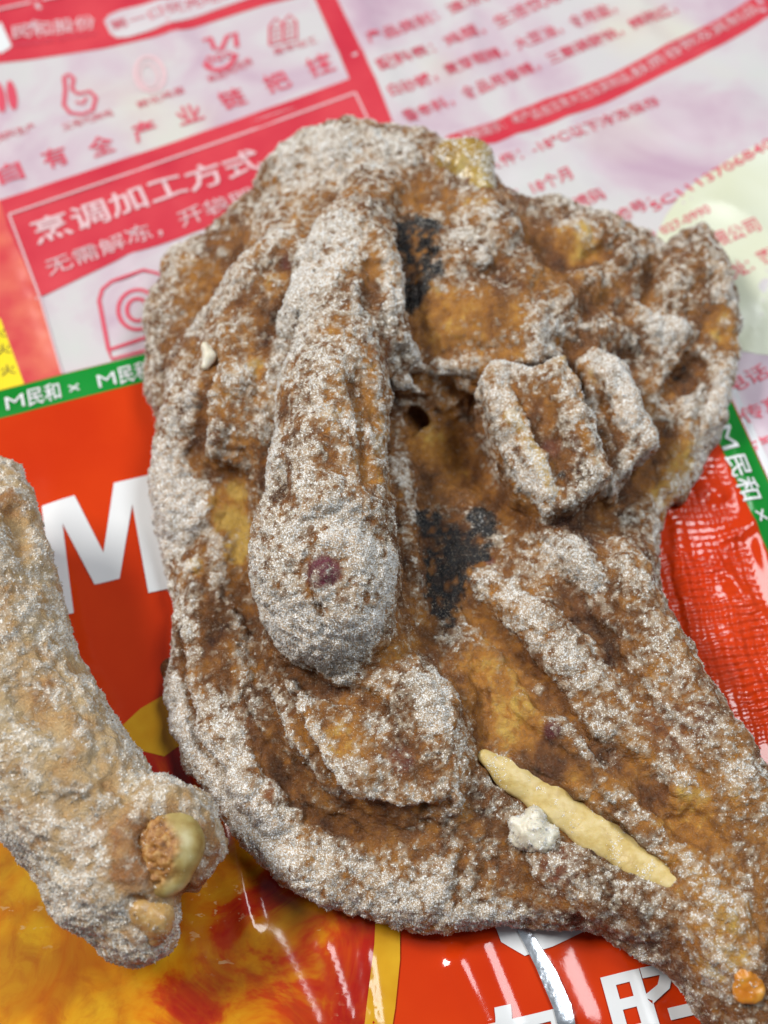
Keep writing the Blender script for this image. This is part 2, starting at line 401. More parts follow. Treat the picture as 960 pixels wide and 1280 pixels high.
bag1 = thing('food_bag', 'red food bag with green border and big white letters, lying under the chicken', 'food bag', at(480, 900, 0))
E0, E1, E2 = at(812, 285, .004), at(907, 477, .004), at(962, 596, .004)
LFT = at(0, 484, .004)
UT = (LFT - E0); UT[2] = 0; UT /= np.linalg.norm(UT)            # along the top edge, to the left
def right_edge(v):
    """distance v along the right edge from the top corner"""
    d1 = np.linalg.norm(E1 - E0); d2 = np.linalg.norm(E2 - E1)
    e3 = E2 + (E2 - E1) / d2 * .3
    xs = np.array([0, d1, d1 + d2, d1 + d2 + .3])
    p = np.stack([np.interp(v, xs, [E0[k], E1[k], E2[k], e3[k]]) for k in range(3)], -1)
    return p
def rsmooth(v):
    return (right_edge(v - .012) + 2 * right_edge(v) + right_edge(v + .012)) / 4 * (v > .015)[..., None] + right_edge(v) * (v <= .015)[..., None]
def red_bag():
    n, m = 370, 370
    s, t = np.meshgrid(np.linspace(0, .24, n), np.linspace(0, .25, m), indexing='ij')
    P = rsmooth(t) + s[..., None] * UT
    z = z_red(P[..., 0], P[..., 1])
    e = np.minimum(s, t); z = z - .0012 * np.exp(-(e / .004) ** 2)
    P[..., 2] = z
    adopt(link('film', grid_sheet('film', P, .0012), M_RED), bag1)
    def strip(s0, s1, t0, t1, ns, ntt, name, m_, off=.00010):
        s, t = np.meshgrid(np.linspace(s0, s1, ns), np.linspace(t0, t1, ntt), indexing='ij')
        P = rsmooth(t) + s[..., None] * UT; e = np.minimum(s, t)
        P[..., 2] = z_red(P[..., 0], P[..., 1]) - .0012 * np.exp(-(e / .004) ** 2) + off
        i = np.arange(ns * ntt).reshape(ns, ntt)
        q = np.stack([i[:-1, :-1], i[1:, :-1], i[1:, 1:], i[:-1, 1:]], -1).reshape(-1, 4)
        a = P.reshape(-1, 3)
        if np.cross(a[q[0, 1]] - a[q[0, 0]], a[q[0, 3]] - a[q[0, 0]])[2] < 0: q = q[:, ::-1]
        adopt(link(name, mesh_np(name, a, q), m_), bag1)
    strip(0, .24, 0.0002, .0098, 330, 12, 'border_strip', M_GREEN)
    strip(.0004, .0092, .0100, .25, 12, 330, 'border_strip', M_GREEN)
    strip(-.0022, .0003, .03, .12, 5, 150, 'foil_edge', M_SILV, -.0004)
red_bag()
def z_redt(x, y):
    return z_red(x, y) - .0004
def rd(fn, *a, off=.00012, **k): return fn(*a, bag1, z_red, ZREF['red'], off + .0002, maxlen=.0016, **k)
def rt(fn, *a, off=.0004, **k): return fn(*a, bag1, z_red, ZREF['red'], off, maxlen=.0014, **k)
def brand(p0, p1, h):
    """the little M mark and the two characters, repeated along the border"""
    p0 = np.array(p0, float); p1 = np.array(p1, float); d = p1 - p0
    rt(text, 'M', tuple(p0), tuple(p0 + d * .27), h, M_WHITE)
    rt(text, '民和', tuple(p0 + d * .32), tuple(p0 + d * .80), h, M_WHITE, bold=.012)
    rt(text, '×', tuple(p0 + d * .92), tuple(p0 + d * 1.08), h * .9, M_WHITE)
brand((8, 512), (94, 492), 25); brand((124, 485), (206, 465), 25)
def brand_down(pts, h):
    a, b, c, d = [np.array(p, float) for p in pts]
    rt(text, 'M', tuple(a), tuple(b), h, M_WHITE); rt(text, '民和', tuple(b + (c - b) * .12), tuple(c), h, M_WHITE, bold=.012)
    rt(text, '×', tuple(c + (d - c) * .5), tuple(d), h, M_WHITE)
brand_down(((892, 536), (904, 564), (930, 628), (946, 655)), 27)
# dish photograph printed low on the bag
rd(patch, 'dish_print', [(-80, 1040), (0, 1000), (60, 960), (140, 918), (175, 885), (215, 862), (300, 880), (400, 960), (470, 1060), (492, 1130), (494, 1180), (488, 1240), (478, 1330), (-80, 1330)], M_DISH)
rd(patch, 'dish_rim_print', [(140, 918), (175, 885), (215, 862), (260, 870), (262, 905), (205, 945), (165, 935)], M_DYEL, off=.0002)
rd(patch, 'dish_rim_print', [(472, 1080), (500, 1150), (500, 1200), (494, 1260), (482, 1335), (450, 1335), (458, 1260), (468, 1180)], M_DYEL, off=.0002)
# big white letter and the white characters
rd(patch, 'white_letter', [(52, 632), (93, 619), (129, 690), (142, 603), (195, 591), (214, 734), (185, 740), (165, 629), (149, 722), (118, 730), (78, 654), (92, 766), (66, 770)], M_WHITE)
rd(patch, 'white_emblem', [(612, 1140), (640, 1124), (700, 1128), (735, 1162), (690, 1184), (655, 1196), (626, 1178)], M_WHITE)
M_GLINT, _nt, _b = mat('fold_highlight_silver'); _b.inputs['Base Color'].default_value = (.62, .66, .72, 1); _b.inputs['Metallic'].default_value = .85; _b.inputs['Roughness'].default_value = .24  # bright metal that stands in for a highlight on the film
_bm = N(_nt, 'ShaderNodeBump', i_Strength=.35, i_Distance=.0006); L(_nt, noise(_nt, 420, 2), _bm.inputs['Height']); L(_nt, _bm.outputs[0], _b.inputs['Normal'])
rd(patch, 'fold_highlight', [(634, 1140), (650, 1146), (672, 1182), (694, 1216), (712, 1256), (722, 1300), (700, 1300), (690, 1262), (668, 1210), (648, 1170)], M_GLINT, off=.0006)  # metallic strip added as the light streak along the fold
rt(text, '香', (664, 1180), (698, 1168), 34, M_RED, off=.0003)
rt(text, '肉', (572, 1384), (726, 1348), 108, M_WHITE, bold=.018)
rt(text, '照', (770, 1330), (912, 1296), 112, M_WHITE, bold=.018)

# ================================================================== solid shapes from a signed distance grid (millimetres)
class Solid:
    def __init__(s, lo, hi, h):
        s.lo = np.array(lo, float); s.h = h; s.n = np.ceil((np.array(hi) - lo) / h).astype(int) + 1
        s.ax = [s.lo[k] + h * np.arange(s.n[k]) for k in range(3)]
        s.F = np.full(s.n, 60.0, np.float32)
    def box(s, lo, hi):
        i0 = np.maximum(((np.array(lo) - s.lo) / s.h).astype(int), 0); i1 = np.minimum(((np.array(hi) - s.lo) / s.h).astype(int) + 2, s.n)
        if np.any(i1 <= i0): return None
        sl = tuple(slice(a, b) for a, b in zip(i0, i1))
        X = s.ax[0][sl[0]][:, None, None].astype(np.float32); Y = s.ax[1][sl[1]][None, :, None].astype(np.float32); Z = s.ax[2][sl[2]][None, None, :].astype(np.float32)
        return sl, X, Y, Z
    def merge(s, sl, d, k, op):
        f = s.F[sl]
        if op == 'add':
            if k > 0: q = np.maximum(k - np.abs(f - d), 0) / k; r = np.minimum(f, d) - q * q * k * .25
            else: r = np.minimum(f, d)
        else:
            g = -d
            if k > 0: q = np.maximum(k - np.abs(f - g), 0) / k; r = np.maximum(f, g) + q * q * k * .25
            else: r = np.maximum(f, g)
        s.F[sl] = r
    def chain(s, pts, k=3.0, op='add', sz=1.0):
        """round chain through (px, py, top height mm, radius px) seen along the camera rays"""
        C = []
        for (px, py, ht, rp) in pts:
            r = rp * depth(px, py, ht / 1000) / FPX * 1000
            C.append((*(at(px, py, (ht + (r if op == 'cut' else -r) * sz) / 1000) * 1000), r))
        s.chain3(C, k, op, sz)
    def relief(s, pts, dh, k=3.0):
        """ridge (dh > 0) or groove (dh < 0), dh mm from the present surface, through (px, py, radius px)"""
        P = np.array(pts, float); Q = [P[0]]
        for a, b in zip(P[:-1], P[1:]):
            m = max(1, int(np.hypot(*(b - a)[:2]) / 22))
            Q += [a + (b - a) * j / m for j in range(1, m + 1)]
        C = []
        for i, (px, py, rp) in enumerate(Q):
            h = s.hit(px, py); r = rp * depth(px, py, h[2] / 1000) / FPX * 1000
            e = .5 if len(Q) > 2 and i in (0, len(Q) - 1) else 1.0
            C.append([h[0], h[1], h[2] + dh * e + (-r if dh > 0 else r), r])
        C = np.array(C)
        if len(C) > 2: C[1:-1, 2] = (C[:-2, 2] + 2 * C[1:-1, 2] + C[2:, 2]) / 4
        s.chain3(C, k, 'add' if dh > 0 else 'cut')
    def chain3(s, C, k=3.0, op='add', sz=1.0):
        C = np.array(C, float)
        if len(C) == 1: C = np.concatenate([C, C + [[.01, 0, 0, 0]]])
        for a, b in zip(C[:-1], C[1:]):
            R = max(a[3], b[3]) + k + 2
            bx = s.box(np.minimum(a[:3], b[:3]) - R, np.maximum(a[:3], b[:3]) + R)
            if bx is None: continue
            sl, X, Y, Z = bx; ab = b[:3] - a[:3]; l2 = float(ab @ ab) + 1e-9
            t = np.clip(((X - a[0]) * ab[0] + (Y - a[1]) * ab[1] + (Z - a[2]) * ab[2]) / l2, 0, 1)
            d = np.sqrt((X - a[0] - t * ab[0]) ** 2 + (Y - a[1] - t * ab[1]) ** 2 + ((Z - a[2] - t * ab[2]) / sz) ** 2) - (a[3] + t * (b[3] - a[3]))
            if sz < 1: d = d * (.5 + .5 * sz)
            s.merge(sl, d.astype(np.float32), k, op)
    def prism(s, pts, top, bot, rnd, k=2.0, tilt=(0, 0)):
        P = at(*np.array(pts, float).T, top / 1000) * 1000; c = P[:, :2].mean(0)
        bx = s.box([*(P[:, :2].min(0) - rnd - k - 3), bot - k - 3], [*(P[:, :2].max(0) + rnd + k + 3), top + k + 8])
        if bx is None: return
        sl, X, Y, Z = bx
        d2 = poly_sdf(X[:, :, 0], Y[:, :, 0], P[:, :2])[:, :, None] + rnd
        zt = top + tilt[0] * (X - c[0]) + tilt[1] * (Y - c[1])
        dz = np.maximum(Z - zt, bot - Z) + rnd
        d = np.minimum(np.maximum(d2, dz), 0) + np.sqrt(np.maximum(d2, 0) ** 2 + np.maximum(dz, 0) ** 2) - rnd
        s.merge(sl, d.astype(np.float32), k, 'add')
    def sample(s, p):
        q = (np.asarray(p) - s.lo) / s.h; i = np.clip(np.floor(q).astype(int), 0, s.n - 2); f = q - i
        r = 0
        for dx in (0, 1):
            for dy in (0, 1):
                for dz in (0, 1):
                    w = (f[..., 0] if dx else 1 - f[..., 0]) * (f[..., 1] if dy else 1 - f[..., 1]) * (f[..., 2] if dz else 1 - f[..., 2])
                    r = r + w * s.F[i[..., 0] + dx, i[..., 1] + dy, i[..., 2] + dz]
        return r
    def hit(s, px, py):
        """where the line of sight meets the surface (mm)"""
        zs = np.arange(s.ax[2][-1], 0, -.25); P = at(np.full(len(zs), px), np.full(len(zs), py), zs / 1000) * 1000
        v = s.sample(P); k = np.argmax(v < 0)
        return P[k] if v[k] < 0 else P[-1]
    def mesh(s):
        F = s.F; n = s.n
        neg = F < 0
        cnt = np.zeros(n - 1, np.int8)
        offs = [(0, 0, 0), (1, 0, 0), (0, 1, 0), (1, 1, 0), (0, 0, 1), (1, 0, 1), (0, 1, 1), (1, 1, 1)]
        for (a, b, c) in offs: cnt += neg[a:n[0] - 1 + a, b:n[1] - 1 + b, c:n[2] - 1 + c]
        act = np.argwhere((cnt > 0) & (cnt < 8)); ids = np.full(n - 1, -1, np.int32); ids[tuple(act.T)] = np.arange(len(act))
        val = np.stack([F[act[:, 0] + a, act[:, 1] + b, act[:, 2] + c] for a, b, c in offs], 1)
        acc = np.zeros((len(act), 3)); w = np.zeros(len(act)); O = np.array(offs, float)
        for i in range(8):
            for j in range(i + 1, 8):
                if abs(O[i] - O[j]).sum() != 1: continue
                a, b = val[:, i], val[:, j]; m = (a < 0) != (b < 0)
                t = np.where(m, a / np.where(m, a - b, 1), 0)
                acc += np.where(m[:, None], O[i] + t[:, None] * (O[j] - O[i]), 0); w += m
        V = (act + acc / w[:, None]) * s.h + s.lo
        Q = []
        for k in range(3):
            sl0 = [slice(1, m - 1) for m in n]; sl1 = list(sl0); sl0[k] = slice(0, n[k] - 1); sl1[k] = slice(1, n[k])
            A, B = neg[tuple(sl0)], neg[tuple(sl1)]; e = np.argwhere(A != B); fl = A[tuple(e.T)]
            o = [1, 1, 1]; o[k] = 0; e = e + o; u, v = (k + 1) % 3, (k + 2) % 3
            du = np.zeros(3, int); du[u] = 1; dv = np.zeros(3, int); dv[v] = 1
            g = lambda q: ids[tuple(q.T)]
            q = np.stack([g(e - du - dv), g(e - dv), g(e), g(e - du)], 1)
            q[~fl] = q[~fl][:, ::-1]; Q.append(q)
        return V, np.concatenate(Q)
    def blur(s, r_mm):
        A = np.clip(s.F, -r_mm * 1.5, r_mm * 1.5); r = max(1, int(round(r_mm / s.h)))
        for k in range(3):
            A = np.moveaxis(A, k, 0); c = np.cumsum(np.concatenate([np.repeat(A[:1], r + 1, 0), A, np.repeat(A[-1:], r, 0)]), 0, dtype=np.float32)
            A = np.moveaxis((c[2 * r + 1:] - c[:-2 * r - 1]) / (2 * r + 1), 0, k)
        return A
def poly_sdf(X, Y, P):
    d = np.full(np.broadcast(X, Y).shape, 1e9, np.float32); ins = np.zeros(d.shape, bool); n = len(P)
    for i in range(n):
        a, b = P[i], P[(i + 1) % n]; e = b - a
        t = np.clip(((X - a[0]) * e[0] + (Y - a[1]) * e[1]) / (e @ e + 1e-12), 0, 1)
        d = np.minimum(d, (X - a[0] - t * e[0]) ** 2 + (Y - a[1] - t * e[1]) ** 2)
        c = ((a[1] > Y) != (b[1] > Y)) & (X < (b[0] - a[0]) * (Y - a[1]) / (b[1] - a[1] + 1e-12) + a[0]); ins ^= c
    d = np.sqrt(d); return np.where(ins, -d, d)
def closed_curve(pts, per=5):
    """smooth closed outline through the points"""
    P = np.array(pts, float); n = len(P); out = []
    for i in range(n):
        p0, p1, p2, p3 = P[i - 1], P[i], P[(i + 1) % n], P[(i + 2) % n]
        for t in np.linspace(0, 1, per, endpoint=False):
            out.append(.5 * (2 * p1 + (p2 - p0) * t + (2 * p0 - 5 * p1 + 4 * p2 - p3) * t ** 2 + (3 * p1 - p0 - 3 * p2 + p3) * t ** 3))
    return np.array(out)

BAGZ = 3.6            # mm, where the meat rests on the bag
VOX = .62
def base_body(s, outline, heights, soft=9.0, sharp=26.0):
    """slab with a hand-set top height field, rolled edge and a lifted underside"""
    O = closed_curve(outline); P = at(O[:, 0], O[:, 1], O[:, 2] / 1000) * 1000
    X, Y = s.ax[0][:, None], s.ax[1][None, :]
    d = poly_sdf(X.astype(np.float32), Y.astype(np.float32), P[:, :2])
    H = np.array(heights, float); Hw = at(H[:, 0], H[:, 1], H[:, 2] / 1000) * 1000
    num = 0; den = 0
    for (x, y, _), h in zip(Hw, H[:, 2]):
        w = np.exp(-((X - x) ** 2 + (Y - y) ** 2) / (2 * sharp ** 2 / 9)) + 1e-7 / ((X - x) ** 2 + (Y - y) ** 2 + 1); num = num + w * h; den = den + w
    B = num / den
    D = d[:, :, None]; Z = s.ax[2][None, None, :].astype(np.float32)
    f1 = Z - B[:, :, None].astype(np.float32); k = soft
    q = np.maximum(k - np.abs(D - f1), 0) / k; f = np.maximum(D, f1) + q * q * k * .25
    zb = BAGZ + 5.0 * np.clip(1 + d / 9.0, 0, 1) ** 2
    f2 = zb[:, :, None].astype(np.float32) - Z; k = 3.0
    q = np.maximum(k - np.abs(f - f2), 0) / k; f = np.maximum(f, f2) + q * q * k * .25
    s.F = f.astype(np.float32)

# ------------------------------------------------------------------ meat and frost materials
def attr(nt, n): return N(nt, 'ShaderNodeAttribute', attribute_name=n).outputs['Fac']
def meat_material(name, dark, mid, orange, gold, rimecol=(.68, .58, .44)):
    m, nt, b = mat(name)
    tone, frost, char, plum = attr(nt, 'tone'), attr(nt, 'frost'), attr(nt, 'charred'), attr(nt, 'plum')
    n1 = noise(nt, 420, 5, .68); n2 = noise(nt, 1900, 4, .7); n3 = noise(nt, 130, 3, .55)
    t = math_(nt, 'ADD', tone, math_(nt, 'ADD', math_(nt, 'MULTIPLY', math_(nt, 'SUBTRACT', n1, .5), .75), math_(nt, 'MULTIPLY', math_(nt, 'SUBTRACT', n3, .5), .5)))
    c = ramp(nt, t, [(.05, dark), (.35, mid), (.65, orange), (.95, gold)])
    c = mixc(nt, plum, c, (.16, .035, .055))
    ch = math_(nt, 'MULTIPLY', char, ramp(nt, n1, [(.20, (.75, .75, .75)), (.5, (1, 1, 1))]))
    c = mixc(nt, ch, c, (.010, .011, .014))
    # rime: pale powder between the ice grains
    fm = math_(nt, 'MULTIPLY', math_(nt, 'ADD', attr(nt, 'rime'), math_(nt, 'MULTIPLY', math_(nt, 'SUBTRACT', n2, .49), 1.5)), math_(nt, 'SUBTRACT', 1.0, char), clamp=True)
    fm = math_(nt, 'MULTIPLY', fm, .62)
    c = mixc(nt, fm, c, rimecol)
    L(nt, c, b.inputs['Base Color'])
    L(nt, math_(nt, 'ADD', math_(nt, 'MULTIPLY', fm, .55), .20), b.inputs['Roughness'])
    b.inputs['Specular IOR Level'].default_value = .45
    bm = N(nt, 'ShaderNodeBump', i_Strength=1.0, i_Distance=.0012)
    L(nt, math_(nt, 'ADD', math_(nt, 'MULTIPLY', n1, .45), math_(nt, 'MULTIPLY', math_(nt, 'ADD', n2, fm), .45)), bm.inputs['Height'])
    L(nt, bm.outputs[0], b.inputs['Normal'])
    return m
M_MEAT = meat_material('frozen_fried_meat', (.052, .017, .006), (.21, .078, .018), (.45, .190, .032), (.66, .42, .095))
M_LEG = meat_material('frozen_leg_skin', (.38, .17, .06), (.55, .34, .15), (.63, .46, .25), (.69, .56, .37), (.72, .64, .54))
def frost_material(name, stops, browns):
    m, nt, b = mat(name)
    t = attr(nt, 'tint'); n3 = noise(nt, 160, 3, .55)
    br = ramp(nt, n3, list(zip((.35, .5, .65), browns)))
    c = ramp(nt, t, stops)
    c = mixc(nt, ramp(nt, t, [(.05, (1, 1, 1)), (.22, (0, 0, 0))]), c, br)
    c = mixc(nt, math_(nt, 'MULTIPLY', attr(nt, 'charred'), .95), c, (.016, .018, .022))
    L(nt, c, b.inputs['Base Color'])
    b.inputs['Roughness'].default_value = .30
    L(nt, math_(nt, 'ADD', math_(nt, 'MULTIPLY', t, .4), .12), b.inputs['Specular IOR Level'])
    tr = N(nt, 'ShaderNodeBsdfTranslucent'); L(nt, c, tr.inputs['Color']); mx = N(nt, 'ShaderNodeMixShader'); mx.inputs[0].default_value = .15
    L(nt, b.outputs[0], mx.inputs[1]); L(nt, tr.outputs[0], mx.inputs[2]); L(nt, mx.outputs[0], nt.nodes['Material Output'].inputs['Surface'])
    return m
M_FROST = frost_material('frost', [(.10, (.34, .18, .06)), (.30, (.56, .41, .24)), (.50, (.74, .66, .53)), (.72, (.85, .83, .79)), (1, (.92, .93, .94))],
                         ((.080, .032, .009), (.21, .095, .023), (.36, .18, .036)))
M_CRUST = frost_material('pale_crust', [(.12, (.44, .24, .085)), (.30, (.60, .43, .24)), (.54, (.71, .59, .43)), (.78, (.80, .73, .63)), (1, (.88, .87, .84))],
                         ((.24, .11, .035), (.40, .22, .08), (.48, .28, .10)))
def bone_material(name, c1, c2, c3, sc=500, rough=.4):
    m, nt, b = mat(name)
    n = noise(nt, sc, 4, .6); n2 = noise(nt, sc * .2, 3, .6)
    c = ramp(nt, math_(nt, 'ADD', math_(nt, 'MULTIPLY', n, .5), math_(nt, 'MULTIPLY', n2, .5)), [(.34, c1), (.5, c2), (.64, c3)])
    L(nt, c, b.inputs['Base Color']); b.inputs['Roughness'].default_value = rough
    b.inputs['Subsurface Weight'].default_value = .15; b.inputs['Subsurface Radius'].default_value = (1, .6, .25); b.inputs['Subsurface Scale'].default_value = .0015
    bm = N(nt, 'ShaderNodeBump', i_Strength=.5, i_Distance=.0005); L(nt, n, bm.inputs['Height']); L(nt, bm.outputs[0], b.inputs['Normal'])
    return m
M_BONE = bone_material('bone', (.42, .28, .075), (.58, .44, .17), (.66, .54, .28))
M_CART = bone_material('cartilage', (.22, .11, .018), (.36, .23, .05), (.48, .37, .14), 260, .25)
M_FAT = bone_material('frozen_fat', (.52, .46, .34), (.66, .62, .50), (.76, .74, .66))
M_CRUMB = bone_material('orange_crumb', (.42, .12, .010), (.58, .22, .02), (.66, .34, .06), 300, .3)

def paint(V, s, marks):
    """weight 0..1 of painted marks: (px, py, radius px, strength) spots or chains of them on the surface"""
    w = np.zeros(len(V))
    for mk in marks:
        st = mk[-1]; P = [s.hit(a, b) for a, b, _ in mk[:-1]]
        R = [r * depth(a, b, .025) / FPX * 1000 for a, b, r in mk[:-1]]
        if len(P) == 1: P = P * 2; R = R * 2
        best = np.full(len(V), 0.0)
        for a, b, ra, rb in zip(P[:-1], P[1:], R[:-1], R[1:]):
            ab = b - a; t = np.clip(((V - a) @ ab) / (ab @ ab + 1e-9), 0, 1)
            d = np.linalg.norm((V - a - t[:, None] * ab) * [1, 1, .6], axis=1) / (ra + t * (rb - ra))
            best = np.maximum(best, 1 - sstep(.55, 1.15, d))
        w = w + best * st
    return w
def normals(V, Q):
    n = np.cross(V[Q[:, 2]] - V[Q[:, 0]], V[Q[:, 3]] - V[Q[:, 1]]) if Q.shape[1] == 4 else np.cross(V[Q[:, 1]] - V[Q[:, 0]], V[Q[:, 2]] - V[Q[:, 0]])
    o = np.zeros_like(V)
    for k in range(Q.shape[1]):
        for c in range(3): o[:, c] += np.bincount(Q[:, k], n[:, c], len(V))
    ar = np.linalg.norm(n, axis=1) * .5
    return o / (np.linalg.norm(o, axis=1)[:, None] + 1e-12), n / (np.linalg.norm(n, axis=1)[:, None] + 1e-12), ar
def clumps(p, fr, seed):
    """0..1 cover of the rime: millimetre clumps that close up as the frost gets thicker"""
    q = p + .5 * np.stack([vnoise(p, .9, seed + 6), vnoise(p, .9, seed + 7), vnoise(p, .9, seed + 8)], -1)
    c = .46 * vnoise(q, .85, seed) + .42 * vnoise(q, 1.6, seed + 1) + .20 * vnoise(q, .30, seed + 2)
    return sstep(-.34, .36, c + (fr - .60) * 1.35)
def set_attr(me, name, a):
    x = me.attributes.new(name, 'FLOAT', 'POINT'); x.data.foreach_set('value', np.asarray(a, np.float32))
def crystals(name, V, Q, frost, dens, size, root, seed, tintbias=0.0, dark=None, floor=.05, m=None, cseed=300):
    """the rime: small ice needles and chips growing out of the surface, in clumps"""
    r = np.random.default_rng(seed); vn, fn, ar = normals(V, Q); ff = frost[Q].mean(1)
    vis = sstep(-.45, .05, fn[:, 2]); dk = np.zeros(len(Q)) if dark is None else dark[Q].mean(1)
    k = r.poisson(ar * dens * vis * np.clip(np.maximum(ff + .15, dk), 0, 1)); idx = np.repeat(np.arange(len(Q)), k); n = len(idx)
    u, v = r.random(n), r.random(n); c = V[Q[idx]]
    p = c[:, 0] * ((1 - u) * (1 - v))[:, None] + c[:, 1] * (u * (1 - v))[:, None] + c[:, 2] * (u * v)[:, None] + c[:, 3] * ((1 - u) * v)[:, None]
    cv = clumps(p, ff[idx], cseed)
    keep = r.random(n) < np.maximum(floor + (1 - floor) * cv, dk[idx]); p, idx, cv = p[keep], idx[keep], cv[keep]; n = len(idx)
    f = ff[idx]; nn = fn[idx] + r.normal(0, .5, (n, 3)); nn /= np.linalg.norm(nn, axis=1)[:, None]
    a = np.cross(nn, r.normal(0, 1, (n, 3))); a /= np.linalg.norm(a, axis=1)[:, None]; b = np.cross(nn, a)
    sz = size * (.45 + .9 * r.random(n) ** 2) * (.75 + .4 * cv); ln = sz * (.35 + 1.0 * r.random(n) ** 1.5) * (.6 + .6 * cv)
    ang = 2 * np.pi / 3
    vs = [p + (a * math.cos(j * ang) + b * math.sin(j * ang)) * (sz * .6)[:, None] - nn * (sz * .15)[:, None] for j in range(3)] + [p + nn * ln[:, None]]
    VV = np.stack(vs, 1).reshape(-1, 3); o = np.arange(n)[:, None] * 4
    T = np.concatenate([o + t for t in ([0, 1, 3], [1, 2, 3], [2, 0, 3])])
    me = mesh_np(name, VV / 1000, T); sn = fn[idx]; jit = r.normal(0, .28, (n, 3))
    out = np.stack([sn + jit + .35 * (a * math.cos(j * ang) + b * math.sin(j * ang)) for j in range(3)] + [sn + jit + .25 * nn], 1).reshape(-1, 3); out /= np.linalg.norm(out, axis=1)[:, None]
    me.normals_split_custom_set_from_vertices(out.astype(np.float32))                # soft powder: shaded close to the surface below
    tint = np.clip(.26 + .30 * f + .30 * cv + .17 * r.normal(0, 1, n) + tintbias, 0, 1); set_attr(me, 'tint', np.repeat(tint, 4))
    d = (r.random(n) < dk[idx]) * np.where(r.random(n) < .36, .15 + .75 * r.random(n), 1.0); set_attr(me, 'charred', np.repeat(d, 4))
    ob = link(name, me, m or M_FROST); adopt(ob, root); ob['kind'] = 'stuff'; return n

def skin(s, amp=.55, fine=.22, fibre=None):
    """surface of the solid with lumps pushed along the normals"""
    V, Q = s.mesh()
    vn, _, _ = normals(V, Q)
    conv = s.sample_grid(V) if hasattr(s, 'sample_grid') else 0
    n = fbm(V, .16, 3, 5) * amp + np.abs(vnoise(V, .5, 9)) * fine * 1.4 + vnoise(V, .8, 12) * fine
    n = n - .9 * np.maximum(0, .30 - np.abs(vnoise(V + 2.5 * np.stack([vnoise(V, .12, 71), vnoise(V, .12, 72), vnoise(V, .12, 73)], -1), .13, 74)))     # fine folds of the skin
    if fibre is not None: n = n + fibre(V)
    n = n * sstep(BAGZ - .5, BAGZ + 3, V[:, 2])
    V = V + vn * n[:, None]
    return V, Q

# ================================================================== the half chicken
chick = thing('frozen_chicken', 'large frost-covered fried half chicken with charred spots lying on the red bag', 'chicken', at(520, 700, .0036))
OUT = [(328, 240, 16), (350, 206, 18), (385, 184, 20), (440, 174, 22), (500, 180, 22), (535, 188, 20), (560, 205, 20), (610, 228, 20), (638, 262, 18), (690, 250, 18), (740, 268, 18), (796, 300, 15), (830, 312, 15),
       (858, 292, 17), (880, 280, 17), (902, 318, 16), (920, 378, 14), (914, 432, 13), (902, 486, 12), (880, 560, 11), (852, 612, 11), (826, 668, 11), (822, 740, 12), (834, 800, 14), (860, 862, 15), (892, 925, 16), (940, 985, 18), (1000, 1060, 20), (1080, 1180, 22), (1120, 1290, 22),
       (1060, 1390, 20), (930, 1330, 16), (868, 1262, 13), (845, 1226, 12), (798, 1194, 11), (742, 1166, 10), (690, 1160, 10), (620, 1160, 10), (560, 1166, 10), (500, 1160, 10), (440, 1142, 10), (388, 1124, 10), (346, 1096, 10), (322, 1058, 9), (284, 1014, 9), (254, 978, 9), (232, 930, 9),
       (214, 886, 9), (208, 838, 9), (212, 790, 9), (212, 758, 9), (198, 716, 9), (189, 660, 10), (189, 600, 10), (193, 520, 10), (192, 460, 11), (200, 390, 12), (222, 338, 13), (262, 300, 14), (312, 264, 15)]
HGT = [(430, 200, 33), (340, 235, 25), (500, 200, 32), (250, 350, 19), (212, 450, 15), (200, 600, 14), (215, 720, 12), (215, 850, 12), (255, 965, 13), (335, 1065, 15), (450, 1125, 15), (600, 1145, 15), (700, 1150, 16), (800, 1180, 17), (900, 1240, 19), (980, 1250, 22),
       (300, 450, 25), (288, 650, 14), (262, 760, 15), (300, 880, 18), (350, 980, 19), (430, 1050, 20), (520, 1080, 20), (620, 1090, 20), (700, 1090, 21), (780, 1110, 22),
       (420, 400, 36), (400, 600, 36), (420, 750, 33), (500, 900, 30), (560, 980, 25), (360, 330, 39), (375, 250, 34), (338, 400, 37), (326, 470, 34), (318, 540, 28), (500, 330, 37), (505, 420, 33),
       (525, 440, 24), (512, 560, 17), (560, 590, 18), (560, 690, 19), (610, 800, 22), (640, 900, 22), (690, 980, 22),
       (600, 300, 34), (600, 380, 31), (680, 400, 28), (700, 320, 26), (750, 300, 25), (800, 350, 24), (880, 330, 22), (900, 400, 18), (860, 460, 18), (860, 540, 14), (820, 610, 14), (760, 630, 17), (690, 560, 19), (640, 640, 19),
       (700, 700, 26), (760, 780, 27), (800, 740, 21), (850, 880, 25), (900, 960, 25), (780, 900, 28), (850, 1000, 29), (730, 930, 26), (900, 1080, 27), (960, 1180, 27), (1040, 1260, 27)]
